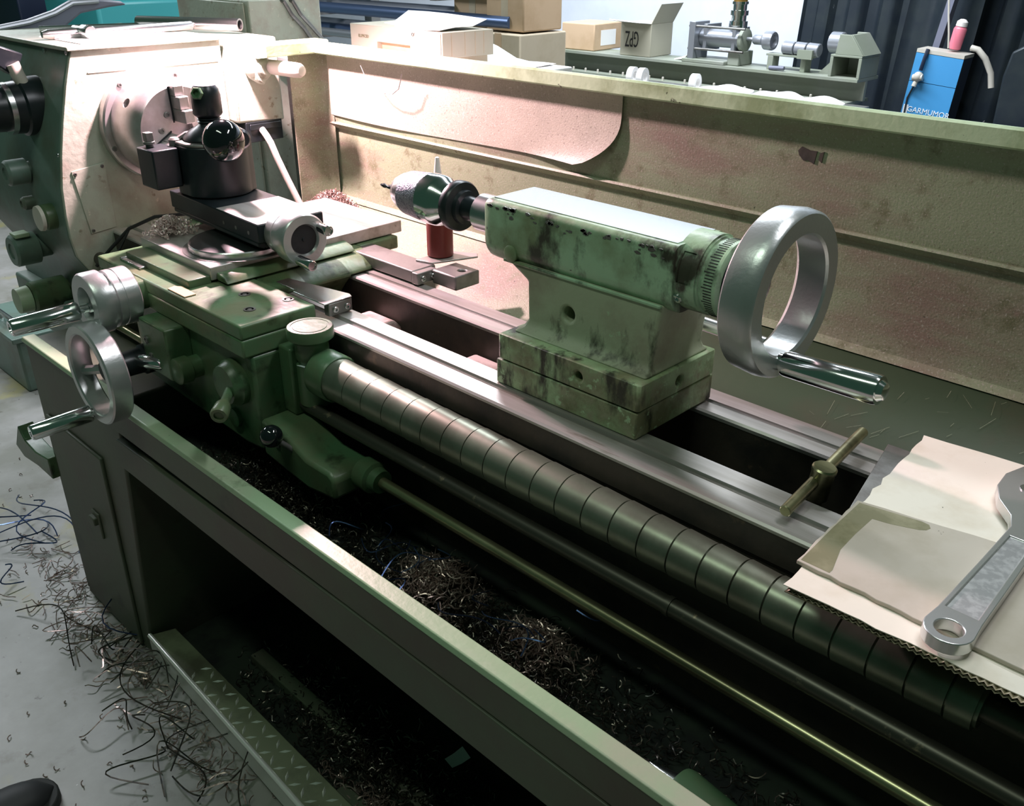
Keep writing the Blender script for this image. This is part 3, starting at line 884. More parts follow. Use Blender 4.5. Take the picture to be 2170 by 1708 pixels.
# ================================================================== tool post and tool holder
tp = T('tool_post', 'black quick-change tool post with ball lever on the compound slide', 'tool post', (-1.84, .97, .131))
n = 48
pts = []
for k in range(n):
    a = 2 * math.pi * k / n
    r = .072 / (abs(math.cos(a)) ** 4.2 + abs(math.sin(a)) ** 4.2) ** (1 / 4.2)
    rr = .075 if (a > math.pi * 1.55 or a < .9) else min(r, .080)
    pts.append((-1.838 + rr * math.cos(a), .97 + rr * math.sin(a)))
m = MB(); m.prism(pts, 'Z', .1315, .236)
body = P('post_body', m, M_black, tp, bevel=0.003)
m = MB(); m.prism([(-1.838 + (x + 1.838) * .985, .97 + (y - .97) * .985) for x, y in pts], 'Z', .236, .242)
P('top_ring', m, M_steeld, tp, bevel=0.002)
m = MB(); m.rev((-1.838, .97, .242), (0, 0, 1), [(0, .056), (.004, .058), (.008, .056), (.018, .044), (.026, .030), (.030, .024), (.033, .022), (.036, .025), (.039, .022), (.042, .025), (.045, .022), (.048, .027), (.052, .030), (.088, .030), (.100, .028), (.108, .022), (.110, 0)], 40)
P('clamp_spindle', m, M_black, tp)
m = MB(); m.rev((-1.822, .945, .337), (.55, -.80, .25), [(0, .013), (.006, .013), (.008, .011), (.008, .008), (.002, .0075), (.002, 0)], 6)
P('hex_socket', m, M_shade_green, tp)
m = MB(); m.tube([(-1.82, .955, .262), (-1.74, .925, .262), (-1.665, .90, .268)], .010, 12)
lvv = P('clamp_lever', m, M_black, tp)
m = MB(); m.rev((-1.78, .985, .258), (.8, -.2, 0), [(0, .02), (.045, .020), (.07, .020), (.076, .015), (.076, 0)], 24)
P('lever_boss', m, M_black, tp, lvv)
m = MB(); m.sph((-1.655, .898, .272), .040, 40)
P('ball_knob', m, M_ball, tp, lvv)

th = T('tool_holder', 'black tool holder block clamped on the tool post, square-head stud on top', 'tool holder', (-1.90, .87, .15))
m = MB(); m.box(-1.915, -1.845, .838, .896, .152, .232)
P('holder_block', m, M_black, th, bevel=0.003)
m = MB(); m.box(-1.90, -1.862, .872, .915, .165, .225)
P('dovetail', m, M_black, th, bevel=0.002)
m = MB(); m.rev((-1.893, .858, .232), (0, 0, 1), [(0, .008), (.006, .008), (.006, .012), (.012, .012), (.012, .008)], 20)
m.box(-1.901, -1.885, .850, .866, .244, .262)
P('clamp_stud', m, M_steeld, th, bevel=0.001)
m = MB(); m.rev((-1.875, .905, .226), (0, 0, 1), [(0, .012), (.018, .012), (.022, .008), (.022, 0)], 20)
m.tube([(-1.875, .905, .24), (-1.87, .93, .252), (-1.86, .95, .255)], .006, 8)
P('height_nut', m, M_steeld, th)

# ================================================================== tailstock
ts = T('tailstock', 'chipped pale green tailstock clamped on the bed', 'tailstock', (-.78, .995, 0))
m = MB(); m.hexa([(-.917, .905, .0045), (-.647, .905, .0045), (-.647, 1.090, .0045), (-.917, 1.090, .0045)], [(-.917, .905, .0445), (-.647, .905, .0445), (-.647, 1.090, .0445), (-.917, 1.090, .0445)])
b1 = P('base_lower', m, M_tailbase, ts, bevel=0.002)
m = MB(); m.box(-.91, -.652, .911, 1.084, .044, .048)
P('base_joint', m, M_black, ts)
m = MB(); m.box(-.914, -.6455, .9055, 1.089, .0470, .087)
b2 = P('base_upper', m, M_tailbase, ts, bevel=0.004)
m2 = MB(); m2.cyl((-.754, .89, .066), (-.754, .925, .066), .0075); m2.cyl((-.66, 1.0, .064), (-.63, 1.0, .064), .0075)
cut(b2, m2, ts)
# pedestal tapering into the barrel casting
m = MB()
sec = []
for z, x0, x1, y0, y1 in ((.087, -.905, -.650, .925, 1.080), (.094, -.895, -.655, .938, 1.072), (.105, -.890, -.657, .945, 1.066), (.165, -.892, -.650, .945, 1.064), (.178, -.915, -.648, .945, 1.062), (.190, -.940, -.647, .946, 1.06)):
    sec.append([(x0, y0, z), (x1, y0, z), (x1, y1, z), (x0, y1, z)])
vs = [p for s_ in sec for p in s_]
fs = [(3, 2, 1, 0), tuple(range(len(vs) - 4, len(vs)))]
for i in range(len(sec) - 1):
    for k in range(4):
        fs.append((i * 4 + k, i * 4 + (k + 1) % 4, i * 4 + 4 + (k + 1) % 4, i * 4 + 4 + k))
m.add(vs, fs)
pd = P('pedestal', m, M_tailped, ts, bevel=0.005, seg=3)
m2 = MB(); m2.cyl((-.81, .92, .134), (-.81, .98, .134), .0115)
cut(pd, m2, ts)
# barrel: rounded rectangle, flat ground top
def rr(y0, y1, z0, z1, r, top_r, n=6):
    o = []
    for cx, cz, r_, a0 in ((y1 - r, z0 + r, r, -90), (y1 - top_r, z1 - top_r, top_r, 0), (y0 + top_r, z1 - top_r, top_r, 90), (y0 + r, z0 + r, r, 180)):
        for k in range(n + 1):
            a = math.radians(a0 + 90 * k / n)
            o.append((cx + r_ * math.cos(a), cz + r_ * math.sin(a)))
    return o
pf = rr(.944, 1.056, .178, .274, .030, .012)
m = MB()
cs_ = [(-.984, .93, .0), (-.978, .985, .0), (-.965, 1.0, .0), (-.66, 1.0, 0), (-.634, 1.0, 0)]
vs, fs = [], []
N = len(pf)
for (x, s_, _) in cs_:
    vs += [(x, 1.0 + (y - 1.0) * s_, .228 + (z - .228) * s_) for y, z in pf]
for i in range(len(cs_) - 1):
    for k in range(N):
        fs.append((i * N + k, i * N + (k + 1) % N, (i + 1) * N + (k + 1) % N, (i + 1) * N + k))
fs.append(list(range(N))[::-1]); fs.append(list(range((len(cs_) - 1) * N, len(cs_) * N)))
m.add(vs, fs)
br = P('barrel_casting', m, M_tail, ts)
m = MB(); m.box(-.972, -.640, .957, 1.044, .2735, .2752)
P('ground_top', m, M_bright, ts, br, label='bare ground metal top face')
m = MB(); m.box(-.94, -.648, .9425, .947, .1855, .1905)
P('side_ledge', m, M_tail, ts, br, bevel=0.0015)
m = MB(); m.rev((-.925, .946, .200), (0, -1, 0), [(0, .013), (.004, .013), (.006, .010), (.006, 0)], 24)
P('lock_boss', m, M_tail, ts, br)
# chipped paint along the upper front edge
random.seed(11)
m = MB()
for i in range(46):
    x = -.97 + .32 * random.random() ** 1.2
    z = .2665 - random.random() ** 2 * .014
    r = random.uniform(.0015, .0045)
    k = random.randint(5, 8)
    pl = [(x + r * random.uniform(.6, 1.4) * math.cos(6.283 * q / k) * 1.4, z + r * random.uniform(.5, 1.2) * math.sin(6.283 * q / k) * .8) for q in range(k)]
    m.prism(pl, 'Y', .9434, .9465)
P('paint_chips', m, M_steeld, ts, br, kind='stuff', smooth=False)
m = MB(); m.rev((-1.045, 1.0, .23), (1, 0, 0), [(0, .027), (.003, .030), (.07, .030)], 36)
P('quill', m, M_bright, ts)
# graduated collar and handwheel
def arc(m, x0, x1, r0, r1, a0, a1, n=14):
    # curved plate round the quill axis; angle 0 faces the operator, 90 faces up
    vs, fs = [], []
    for k in range(n + 1):
        a = math.radians(a0 + (a1 - a0) * k / n)
        for r in (r0, r1):
            for x in (x0, x1):
                vs.append((x, 1 - r * math.cos(a), .23 + r * math.sin(a)))
    for k in range(n):
        q, w = 4 * k, 4 * k + 4
        fs += [(q, w, w + 1, q + 1), (q + 2, q + 3, w + 3, w + 2), (q, q + 2, w + 2, w), (q + 1, w + 1, w + 3, q + 3)]
    fs += [(0, 1, 3, 2), (4 * n, 4 * n + 2, 4 * n + 3, 4 * n + 1)]
    return m.add(vs, fs)
m = MB(); m.rev((-.640, 1.0, .23), (1, 0, 0), [(0, .050), (.002, .0525), (.040, .0525), (.041, .050), (.045, .050), (.046, .0515), (.062, .0515), (.063, .0525), (.067, .0525), (.069, .050), (.070, .04)], 64)
col = P('graduated_collar', m, M_tail, ts)
m = MB()
arc(m, -.640, -.603, .0525, .0550, -35, -3); arc(m, -.640, -.603, .0525, .0550, 42, 120)
arc(m, -.640, -.630, .0525, .0550, -3, 42); arc(m, -.611, -.603, .0525, .0550, -3, 42)
P('index_sleeve', m, M_tail, ts, col)
m = MB()
for k in range(80):
    m.xf = Matrix.Translation((-.585, 1.0, .23)) @ Matrix.Rotation(2 * math.pi * k / 80, 4, 'X')
    m.box(-.006 if k % 5 else -.009, .006, -.0006, .0006, .0508, .0519)
P('graduations', m, M_ink, ts, col, kind='stuff', smooth=False)
screw(ts, (-.628, 1 - .0545 * math.cos(.45), .23 - .0545 * math.sin(.45)), (0, -math.cos(.45), -math.sin(.45)), .007, M_chrome, col, .004)
m = MB(); m.rev((-.573, 1.0, .23), (1, 0, 0), [(0, .040), (.003, .045), (.022, .043), (.028, .036), (.032, .028), (.033, .02), (.033, 0)], 40)
hb2 = P('wheel_hub', m, M_black, ts)
m = MB(); m.rev((-.537, 1.0, .23), (1, 0, 0), [(0, .101), (.003, .104), (.030, .107), (.044, .105), (.047, .102), (.047, .079), (.044, .076), (.006, .078), (0, .084)], 72, loop=True)
wrm = P('handwheel_rim', m, M_alu, ts)
for k in range(2):
    a = math.radians(118 + 132 * k)
    m = MB(); m.tube([(xx, 1 + math.cos(a) * t, .23 + math.sin(a) * t) for t, xx in ((.014, -.566), (.05, -.549), (.086, -.530))], .011, 10, [.014, .011, .010])
    P('spoke', m, M_black, ts, hb2)
m = MB(); m.rev((-.492, .985, .147), (1, -.03, .05), [(0, .012), (.006, .012), (.007, .015), (.012, .0165), (.128, .0185), (.132, .0175), (.132, .013), (.138, .010), (.140, 0)], 32)
P('wheel_grip', m, M_chrome, ts, wrm)
m = MB(); m.cyl((-.74, 1.105, .112), (-.575, 1.105, .108), .011, ch=.002)
P('clamp_lever', m, M_bright, ts)
m = MB(); m.cyl((-.70, 1.06, .112), (-.70, 1.112, .112), .017, ch=.002)
P('lever_pivot', m, M_steeld, ts)

dc = T('drill_chuck', 'steel keyless drill chuck in the tailstock quill', 'drill chuck', (-1.15, 1.0, .19))
m = MB(); m.rev((-1.250, 1.0, .23), (1, 0, 0), [(0, .006), (0, .020), (.004, .026), (.016, .032), (.030, .036)], 48)
P('nose_cone', m, M_bright, dc)
m = MB(); m.rev((-1.220, 1.0, .23), (1, 0, 0), [(0, .0355), (.002, .0375), (.050, .0415), (.053, .0405)], 48)
P('knurled_sleeve', m, M_violet, dc)
m = MB(); m.rev((-1.167, 1.0, .23), (1, 0, 0), [(0, .040), (.002, .0425), (.024, .0425), (.032, .040), (.040, .034), (.052, .029), (.060, .028)], 48)
P('chuck_body', m, M_chrome, dc)
m = MB(); m.rev((-1.107, 1.0, .23), (1, 0, 0), [(0, .028), (0, .039), (.003, .041), (.015, .041), (.018, .039), (.020, .028), (.028, .027), (.030, .020), (.062, .0185)], 48)
P('ejector_ring', m, M_black, dc)
db = MB()
seg = 26
for fl_ in range(2):
    path = []
    for i in range(seg):
        t = i / (seg - 1)
        a = t * 6.283 * 1.6 + math.pi * fl_
        r = .0022 * min(1, t * 6 + .1)
        path.append((-1.303 + .058 * t, 1 + r * math.cos(a), .23 + r * math.sin(a)))
    db.tube(path, .0021, 5)
db.cyl((-1.30, 1.0, .23), (-1.24, 1.0, .23), .0018, n=8)
O('drill_bit', db, M_black, 'short dark twist drill gripped in the drill chuck', 'drill bit')

bo = T('oil_bottle', 'dark red bottle with white pointed nozzle behind the drill chuck', 'bottle', (-1.385, 1.205, .035))
m = MB(); m.rev((-1.385, 1.205, .0355), (0, 0, 1), [(0, .024), (.002, .027), (.110, .027), (.122, .022), (.126, .015), (.132, .015)], 36)
P('bottle_body', m, M_red, bo)
m = MB(); m.rev((-1.385, 1.205, .165), (0, 0, 1), [(0, .017), (.012, .017), (.014, .012), (.022, .010), (.070, .004), (.072, 0)], 24)
P('nozzle', m, M_nozzle, bo)

# ================================================================== things lying on the bed's tail end
sp = MB(); sp.prism([(-.392, 1.135), (-.30, 1.135), (-.27, .925), (-.352, .925)], 'Z', .0045, .0085)
O('steel_plate', sp, M_steeld, 'dark grey steel plate across the bed under the white cardboard', 'plate', bevel=0.0008)
cbw = T('cardboard_sheet', 'large white-faced double-wall cardboard sheet at the tail end of the bed', 'cardboard', (-.15, .96, .009))
random.seed(5)
def ragged(p0, p1, n, amp):
    p0, p1 = Vector(p0), Vector(p1)
    nrm = Vector((-(p1 - p0).y, (p1 - p0).x)).normalized()
    return [tuple(p0 + (p1 - p0) * (i / n) + nrm * random.uniform(-amp, amp)) for i in range(n)]
outl = ragged((-.333, .748), (.10, .762), 26, .0014) + ragged((.10, .762), (.10, 1.21), 6, 0) + ragged((.10, 1.21), (-.359, 1.174), 16, .002) + ragged((-.359, 1.174), (-.333, .748), 26, .0022)
m = MB(); m.prism(outl, 'Z', .0175, .0185)
P('top_liner', m, M_cardw, cbw)
m = MB(); m.prism([(x + (.002 if x < 0 else 0), y + .001) for x, y in outl], 'Z', .0092, .0101)
P('bottom_liner', m, M_flute, cbw)
m = MB(); m.box(-.329, .10, .752, 1.168, .0131, .0141)
P('middle_liner', m, M_flute, cbw)
for (za, zb, nm) in ((.0101, .0131, 'lower'), (.0141, .0175, 'upper')):
    m = MB()
    vs, fs = [], []
    k = 0
    x = -.329
    i = 0
    while x < .10:
        z = zb if i % 2 else za
        vs += [(x, .7512, z), (x, .80, z)]
        if i:
            fs.append((2 * i - 2, 2 * i, 2 * i + 1, 2 * i - 1))
        i += 1
        x += .0036
    m.add(vs, fs)
    P('fluting', m, M_cardt, cbw, kind='stuff', smooth=False)
cg = T('cardboard_piece', 'smaller grey-brown cardboard piece with an oily corner, lying on the white sheet', 'cardboard', (-.2, .88, .0186))
random.seed(9)
outl = ragged((-.341, .790), (-.16, .784), 14, .0014) + ragged((-.16, .784), (.09, .79), 6, .0014) + ragged((.09, .79), (.09, 1.03), 4, 0) + ragged((.09, 1.03), (-.348, .948), 14, .0008) + ragged((-.348, .948), (-.341, .790), 10, .0012)
m = MB(); m.prism(outl, 'Z', .0188, .0238)
P('board', m, M_cardg, cg, bevel=0.0008)
m = MB()
pl = []
for p in [(-.344, .944), (-.275, .957), (-.266, .956), (-.262, .950), (-.264, .943), (-.270, .938), (-.284, .932), (-.300, .926), (-.318, .922), (-.318, .88), (-.316, .84), (-.305, .80), (-.305, .793), (-.338, .793), (-.342, .87)]:
    pl.append(p)
m.prism(pl, 'Z', .0236, .02395)
P('oil_stain', m, M_stain, cg, label='dark oily stain')

wn = T('adjustable_wrench', 'big chrome adjustable wrench lying on the cardboard', 'wrench', (-.175, .95, .024))
def wpoly(sc_):
    o = []
    for k in range(13):
        a = math.radians(200 + 140 * k / 12 * 1.0)
        o.append((-.176 + .0245 * math.cos(a) * 1.0, .775 + .0245 * math.sin(a)))
    return o
o = [(-.1995, .775)]
for k in range(1, 12):
    a = math.radians(180 + 180 * k / 12)
    o.append((-.176 + .0235 * math.cos(a), .775 + .0235 * math.sin(a)))
o += [(-.1525, .775), (-.1545, .80), (-.157, .90), (-.160, .985), (-.152, 1.012), (-.128, 1.035), (-.118, 1.06), (-.122, 1.15), (-.150, 1.165), (-.160, 1.12), (-.188, 1.118), (-.196, 1.165), (-.226, 1.15), (-.238, 1.11), (-.236, 1.075), (-.224, 1.045), (-.202, 1.018), (-.194, .995), (-.195, .90), (-.197, .80)]
m = MB(); m.prism(o, 'Z', .0245, .0385)
wb_ = P('handle', m, M_wrench, wn, bevel=0.0035, seg=3)
m2 = MB(); m2.cyl((-.176, .775, .0), (-.176, .775, .06), .0135)
m2.prism([(-.1915, .806), (-.1605, .806), (-.166, .975), (-.188, .975)], 'Z', .0365, .05)
cut(wb_, m2, wn)
m = MB(); m.prism([(-.1912, .8064), (-.1608, .8064), (-.1663, .9746), (-.1877, .9746)], 'Z', .0362, .0366)
P('grip_inset', m, M_inset, wn, wb_, label='matt recessed handle panel')
m = MB(); m.rev((-.205, 1.09, .0385), (0, 0, 1), [(0, .010), (.0012, .010), (.0012, .006), (.0004, .006), (.0004, 0)], 24)
P('pivot_screw', m, M_bright, wn)
m = MB(); m.cyl((-.150, 1.06, .031), (-.150, 1.10, .031), .010)
P('adjusting_screw', m, M_bright, wn)

tk = T('chuck_key', 'brassy T-handled chuck key resting across the slideways', 'chuck key', (-.41, .99, .01))
m = MB(); m.cyl((-.403, .876, .016), (-.4165, 1.103, .030), .0075, n=20, ch=.0012)
P('cross_bar', m, M_brassrod, tk)
m = MB(); m.rev((-.409, .965, -.022), (.12, 0, 1), [(0, .010), (.015, .010), (.017, .0145), (.054, .0145), (.057, .0155), (.061, .0155), (.063, .0135), (.063, 0)], 28)
P('key_shank', m, M_brassrod, tk)

# dead centre lying in the pan
ctr = T('lathe_centre', 'pointed steel lathe centre lying in the chip pan', 'lathe centre', (-.4, .71, -.335))
m = MB(); m.rev((-.452, .712, -.305), (1, -.12, 0), [(0, 0), (.002, .001), (.045, .014), (.048, .020)], 32)
P('point', m, M_bright, ctr)
m = MB(); m.rev((-.4045, .7063, -.305), (1, -.12, 0), [(0, .020), (.003, .026), (.010, .028), (.090, .028), (.094, .024), (.096, .014), (.16, .012)], 32)
P('body', m, M_shade_green, ctr)

# ================================================================== things on the headstock
hk = T('chuck_key', 'steel T-handled chuck key lying on top of the headstock', 'chuck key', (-2.34, 1.04, .409))
m = MB(); m.rev((-2.345, .855, .421), (0, 1, 0), [(0, .007), (.015, .011), (.37, .011), (.374, .008)], 20)
P('cross_bar', m, M_bright, hk)
m = MB(); m.rev((-2.40, .955, .424), (1, -.08, 0), [(0, .010), (.066, .010), (.068, .0155), (.106, .0155), (.110, .013)], 28)
P('key_shank', m, M_bright, hk)
pp = MB(); pp.rev((-2.50, 1.16, .425), (.30, .16, 0), [(0, .015), (.30, .015), (.30, .011), (.0, .011)], 28, loop=True)
O('steel_pipe', pp, M_bright, 'short open steel pipe lying on top of the headstock', 'pipe')
pr2 = MB(); pr2.cyl((-2.56, .93, .4165), (-2.46, 1.24, .4165), .0075)
O('steel_rod', pr2, M_bright, 'thin pale rod lying behind the T-handled key on the headstock', 'rod')
for i, (p, q, lab) in enumerate((((-2.46, 1.04, .4125), (-2.44, 1.14, .4125), 'dark bent hex key on headstock beside the pale rod'), ((-2.43, 1.13, .4125), (-2.40, 1.24, .4125), 'dark bent hex key on headstock nearest the open pipe'))):
    m = MB(); p, q = Vector(p), Vector(q)
    m.tube([p, p.lerp(q, .9), q, q + Vector((-.03, .006, 0))], .0032, 6)
    O('hex_key', m, M_black, lab, 'hex key', group='hex keys on the headstock')
m = MB(); m.sheet([[(x, y, .4098 + .0012 * math.sin(9 * y + 14 * x)) for y in (.88, .95, 1.02, 1.09, 1.15)] for x in (-2.50, -2.40, -2.30, -2.20)], .0008, (0, 0, -1))
O('paper_sheet', m, M_paper, 'crumpled pale paper under the keys on the headstock', 'paper')

hose = MB(); hose.tube([(-2.133, 1.268, .185), (-2.115, 1.268, .172), (-2.105, 1.272, .155), (-2.10, 1.283, .115), (-2.09, 1.300, .06), (-2.075, 1.318, .0), (-2.065, 1.330, -.036)], .0085, 14)
O('coolant_hose', hose, M_hose, 'pale hose running down from the box behind the chuck', 'hose')
cbl = MB(); cbl.tube([(-2.16, .80, -.075), (-2.13, .825, -.035), (-2.08, .86, .02), (-2.02, .90, .052), (-1.95, .94, .064), (-1.90, .97, .070), (-1.87, 1.0, .070)], .004, 8)
O('black_cable', cbl, M_rubber, 'black sheathed cable arching under the chuck towards the carriage', 'cable')
cbl = MB(); cbl.tube([(-2.08, .862, .021), (-2.09, .83, -.03), (-2.09, .80, -.09), (-2.07, .78, -.15), (-2.05, .77, -.20)], .0028, 8)
O('thin_cable', cbl, M_rubber, 'thin cable dropping beside the headstock end face', 'cable')

# ================================================================== swarf
random.seed(21)
def pile(name, mat_, label, cx, cy, z0, rx, ry, h, n, L, R, r, turns=1.6, parent=None):
    m = MB()
    for i in range(n):
        a = random.random() * 6.283
        q = min(1.08, abs(random.gauss(0, .55)) + .12 * random.random()) * random.uniform(.8, 1)
        x, y = cx + rx * q * math.cos(a), cy + ry * q * math.sin(a)
        z = z0 + r + h * max(0.0, 1 - q) ** .6 * random.random()
        curl(m, (x, y, z + R), L * random.uniform(.5, 1.4), R * random.uniform(.5, 1.3), turns * random.uniform(.4, 1.3), r, 8)
    return O(name, m, mat_, label, 'swarf', kind='stuff', fix=False)

pile('swarf_heap', M_chipl, 'small heap of pale curled chips on the cross slide', -1.835, .845, .062, .040, .055, .034, 260, .013, .004, .0013)
pile('swarf_heap', M_chip, 'heap of fine chips at the foot of the splash guard', -1.975, 1.360, -.022, .11, .055, .062, 1800, .013, .0032, .0009)
pile('swarf_heap', M_chip, 'brightest tangle of brownish chips in the chip pan', -.92, .765, -.335, .10, .075, .06, 620, .03, .006, .0010, .9)
pile('swarf_heap', M_chip, 'smaller reddish chip heap right of the bright tangle in the pan', -.70, .775, -.335, .09, .06, .05, 420, .024, .005, .0010, .9)
pile('swarf_heap', M_chipd, 'dark chips covering the pan under the carriage apron', -1.33, .75, -.335, .28, .10, .035, 1100, .022, .005, .0010, 1.2)
pile('swarf_heap', M_chipd, 'dark chips spread along the pan towards the tail end', -.78, .75, -.335, .62, .10, .02, 1300, .02, .005, .0009, 1.2)
pile('swarf_heap', M_chipd, 'dark curly chips lying in the tray under the stand', -1.15, .79, -.935, .50, .13, .03, 1500, .030, .007, .0013, 1.2)
pile('swarf_heap', M_chip, 'brownish curls beside the checker-plate treadle', -1.02, .70, -.93, .22, .04, .03, 260, .035, .007, .0014, 1.2)
m = MB()
for i in range(16):
    x, y = random.uniform(-1.15, -.65), random.uniform(.66, .84)
    a = random.uniform(0, 6.28); L = random.uniform(.06, .17)
    strand(m, (x, y, -.30 + random.uniform(-.01, .05)), (x + L * math.cos(a), y + .6 * L * math.sin(a), -.31 + random.uniform(0, .05)), .04, .0011, zmin=-.33)
O('swarf_strands', m, M_chipb, 'long blued chip strands lying over the heaps in the pan', 'swarf', kind='stuff', fix=False)

m = MB()
for i in range(15):                                       # tangle on the floor by the stand corner
    x, y = random.gauss(-2.42, .14), random.gauss(.62, .07)
    a = random.uniform(0, 6.28); L = random.uniform(.08, .38)
    strand(m, (x, y, FLOOR + .004 + random.random() * .05), (x + L * math.cos(a), y + .6 * L * math.sin(a), FLOOR + .004 + random.random() * .05), .12, .0022, 16, FLOOR + .003)
O('swarf_strands', m, M_chipb, 'tangled blue wiry strands on the floor at the stand corner', 'swarf', kind='stuff', fix=False)
m = MB()
for i in range(20):
    t = random.random()
    x = -2.05 + .75 * t + random.gauss(0, .05); y = .555 - .05 * t + random.gauss(0, .035)
    a = random.uniform(0, 6.28); L = random.uniform(.06, .34)
    strand(m, (x, y, FLOOR + .003 + random.random() * .02), (x + L * math.cos(a), y + .5 * L * math.sin(a), FLOOR + .003 + random.random() * .02), .10, .0019, 16, FLOOR + .003)
O('swarf_strands', m, M_chipd, 'dark wiry strands on the floor in front of the treadle', 'swarf', kind='stuff', fix=False)
m = MB()
for i in range(22):
    t = random.random()
    x = -2.3 + .95 * t + random.gauss(0, .06); y = .57 - .06 * t + random.gauss(0, .035)
    a = random.uniform(0, 6.28); L = random.uniform(.05, .2)
    strand(m, (x, y, FLOOR + .003 + random.random() * .02), (x + L * math.cos(a), y + .5 * L * math.sin(a), FLOOR + .003 + random.random() * .02), .06, .0017, 14, FLOOR + .003)
for i in range(240):
    t = random.random()
    x = -2.5 + 1.2 * t + random.gauss(0, .07); y = .60 - .07 * t + random.gauss(0, .04)
    curl(m, (x, y, FLOOR + .008), random.uniform(.02, .06), .006 * random.random(), 1.0, .0014, 8, up=.12)
for i in range(160):
    curl(m, (random.uniform(-3.4, -1.2), random.uniform(.15, .75), FLOOR + .004), random.uniform(.006, .016), .003, .8, .0014, 6, up=.1)
O('swarf_scatter', m, M_chip, 'loose short chips scattered on the concrete floor', 'swarf', kind='stuff', fix=False)
m = MB(); m.sheet([[(-1.052, .880, -.905), (-1.048, .902, -.903), (-1.046, .925, -.899)], [(-1.022, .874, -.902), (-1.018, .896, -.905), (-1.014, .918, -.902)]], .0008, (0, 0, -1))
O('paper_scrap', m, M_paper, 'small white paper scrap among chips under the stand', 'paper')

# boot toe of a bystander at the lower left corner of the picture
bt = T('boot', 'dark rounded boot toe on the floor at the lower left', 'boot', (-1.62, .20, FLOOR))
m = MB()
grid = []
for i in range(13):
    t = i / 12
    # along the boot from toe (t=0) to ankle
    w = .050 * (1 - (1 - min(1, t * 2.6)) ** 2.4) ** .5 if t < .385 else .050 - .008 * (t - .385)
    hh = .040 * (1 - (1 - min(1, t * 3)) ** 2) ** .5 + .045 * max(0, t - .35) ** 1.2
    cx, cy = -1.585 - .02 * t, .285 - .27 * t
    row = []
    for k in range(13):
        a = math.pi * k / 12
        row.append((cx + max(w, .004) * math.cos(a), cy, FLOOR + .022 + max(hh, .003) * math.sin(a)))
    grid.append(row)
vs = [p for r_ in grid for p in r_]
fs = [(i * 13 + k, i * 13 + k + 1, (i + 1) * 13 + k + 1, (i + 1) * 13 + k) for i in range(12) for k in range(12)]
fs += [tuple(i * 13 + (12 if s_ else 0) for i in range(13)) for s_ in ()]
fs += [(i * 13, (i + 1) * 13, (i + 1) * 13 + 12, i * 13 + 12) for i in range(12)]
fs += [tuple(range(13)), tuple(range(156, 169))]
m.add(vs, fs)
P('upper', m, M_rubber, bt)
m = MB()
so = [(-1.585 + .058 * math.sin(math.radians(a)), .235 + .058 * math.cos(math.radians(a))) for a in range(-90, 91, 15)] + [(-1.535, .02), (-1.665, .02)]
m.prism(so, 'Z', FLOOR, FLOOR + .024)
P('sole', m, M_dark, bt, bevel=0.004)

# ================================================================== background behind the splash guard
ecab = T('electrical_cabinet', 'pale electrical cabinet behind the headstock with cables down its side', 'cabinet', (-2.73, 1.62, FLOOR))
m = MB(); m.box(-2.94, -2.52, 1.50, 1.745, FLOOR, .462)
ebx = P('cabinet_body', m, M_cardt if False else M_head, ecab, bevel=0.004)
m = MB(); m.box(-2.92, -2.54, 1.494, 1.50, -.6, .455)
P('door', m, M_head, ecab, bevel=0.002)
for dy, sw in ((0, .0), (.03, .012)):
    m = MB(); m.tube([(-2.56, 1.60 + dy, .472), (-2.512, 1.615 + dy, .455), (-2.510, 1.635 + dy, .42), (-2.510, 1.675 + dy, .38), (-2.510, 1.71 + dy + sw, .33), (-2.512, 1.72 + dy, .20)], .006, 8)
    P('cable', m, M_steeld, ecab)
random.seed(3)
pile('wire_bundle', M_chipd, 'tangle of wire shavings on top of the electrical cabinet', -2.57, 1.62, .462, .045, .06, .02, 60, .05, .008, .0014)

wbn = T('workbench', 'white-covered workbench behind the splash guard', 'workbench', (-2.0, 1.95, FLOOR))
m = MB(); m.box(-2.47, -1.70, 1.53, 1.97, .285, .315)
P('bench_top', m, M_paper, wbn, bevel=0.003)
for x in (-2.42, -1.75):
    for y in (1.58, 1.92):
        m = MB(); m.box(x - .025, x + .025, y - .025, y + .025, FLOOR, .285)
        P('leg', m, M_steeld, wbn)
tb = T('cardboard_tray', 'flat cream cardboard tray with hand hole on the workbench', 'box', (-2.06, 1.74, .33))
Rt = Matrix.Translation((-1.862, 1.65, 0)) @ Matrix.Rotation(math.radians(-2.5), 4, 'Z')
m = MB(); m.xf = Rt
m.box(-.41, 0, 0, .175, .345, .408)
tbo = P('tray_body', m, M_cream, tb, bevel=0.002)
m2 = MB(); m2.xf = Rt; m2.box(-.285, -.135, -.01, .02, .330, .368)
cut(tbo, m2, tb)
m = MB(); m.xf = Rt; m.box(-.286, -.134, .018, .021, .345, .369)
P('hand_hole_back', m, M_cardi, tb, tbo)
m = MB(); m.xf = Rt; m.prism([(-.112, .40), (-.005, .405), (-.005, .348), (-.118, .348)], 'Y', -.0025, 0)
P('folded_flap', m, M_cream, tb, tbo, bevel=0.0008)
m = MB(); m.xf = Rt; m.prism([(-.07, .372), (-.02, .392), (-.02, .372)], 'Y', -.0035, -.0022)
P('flap_corner', m, M_paper, tb, tbo)
m = text_mb('ILUMCSD', .012, .0003, Rt @ Matrix.Translation((-.345, -.001, .378)) @ Matrix.Rotation(math.radians(90), 4, 'X'))
P('printed_text', m, M_stain, tb, tbo)
m = text_mb('OE', .012, .0003, Rt @ Matrix.Translation((-.118, -.001, .396)) @ Matrix.Rotation(math.radians(90), 4, 'X'))
P('printed_text', m, M_ink, tb, tbo)
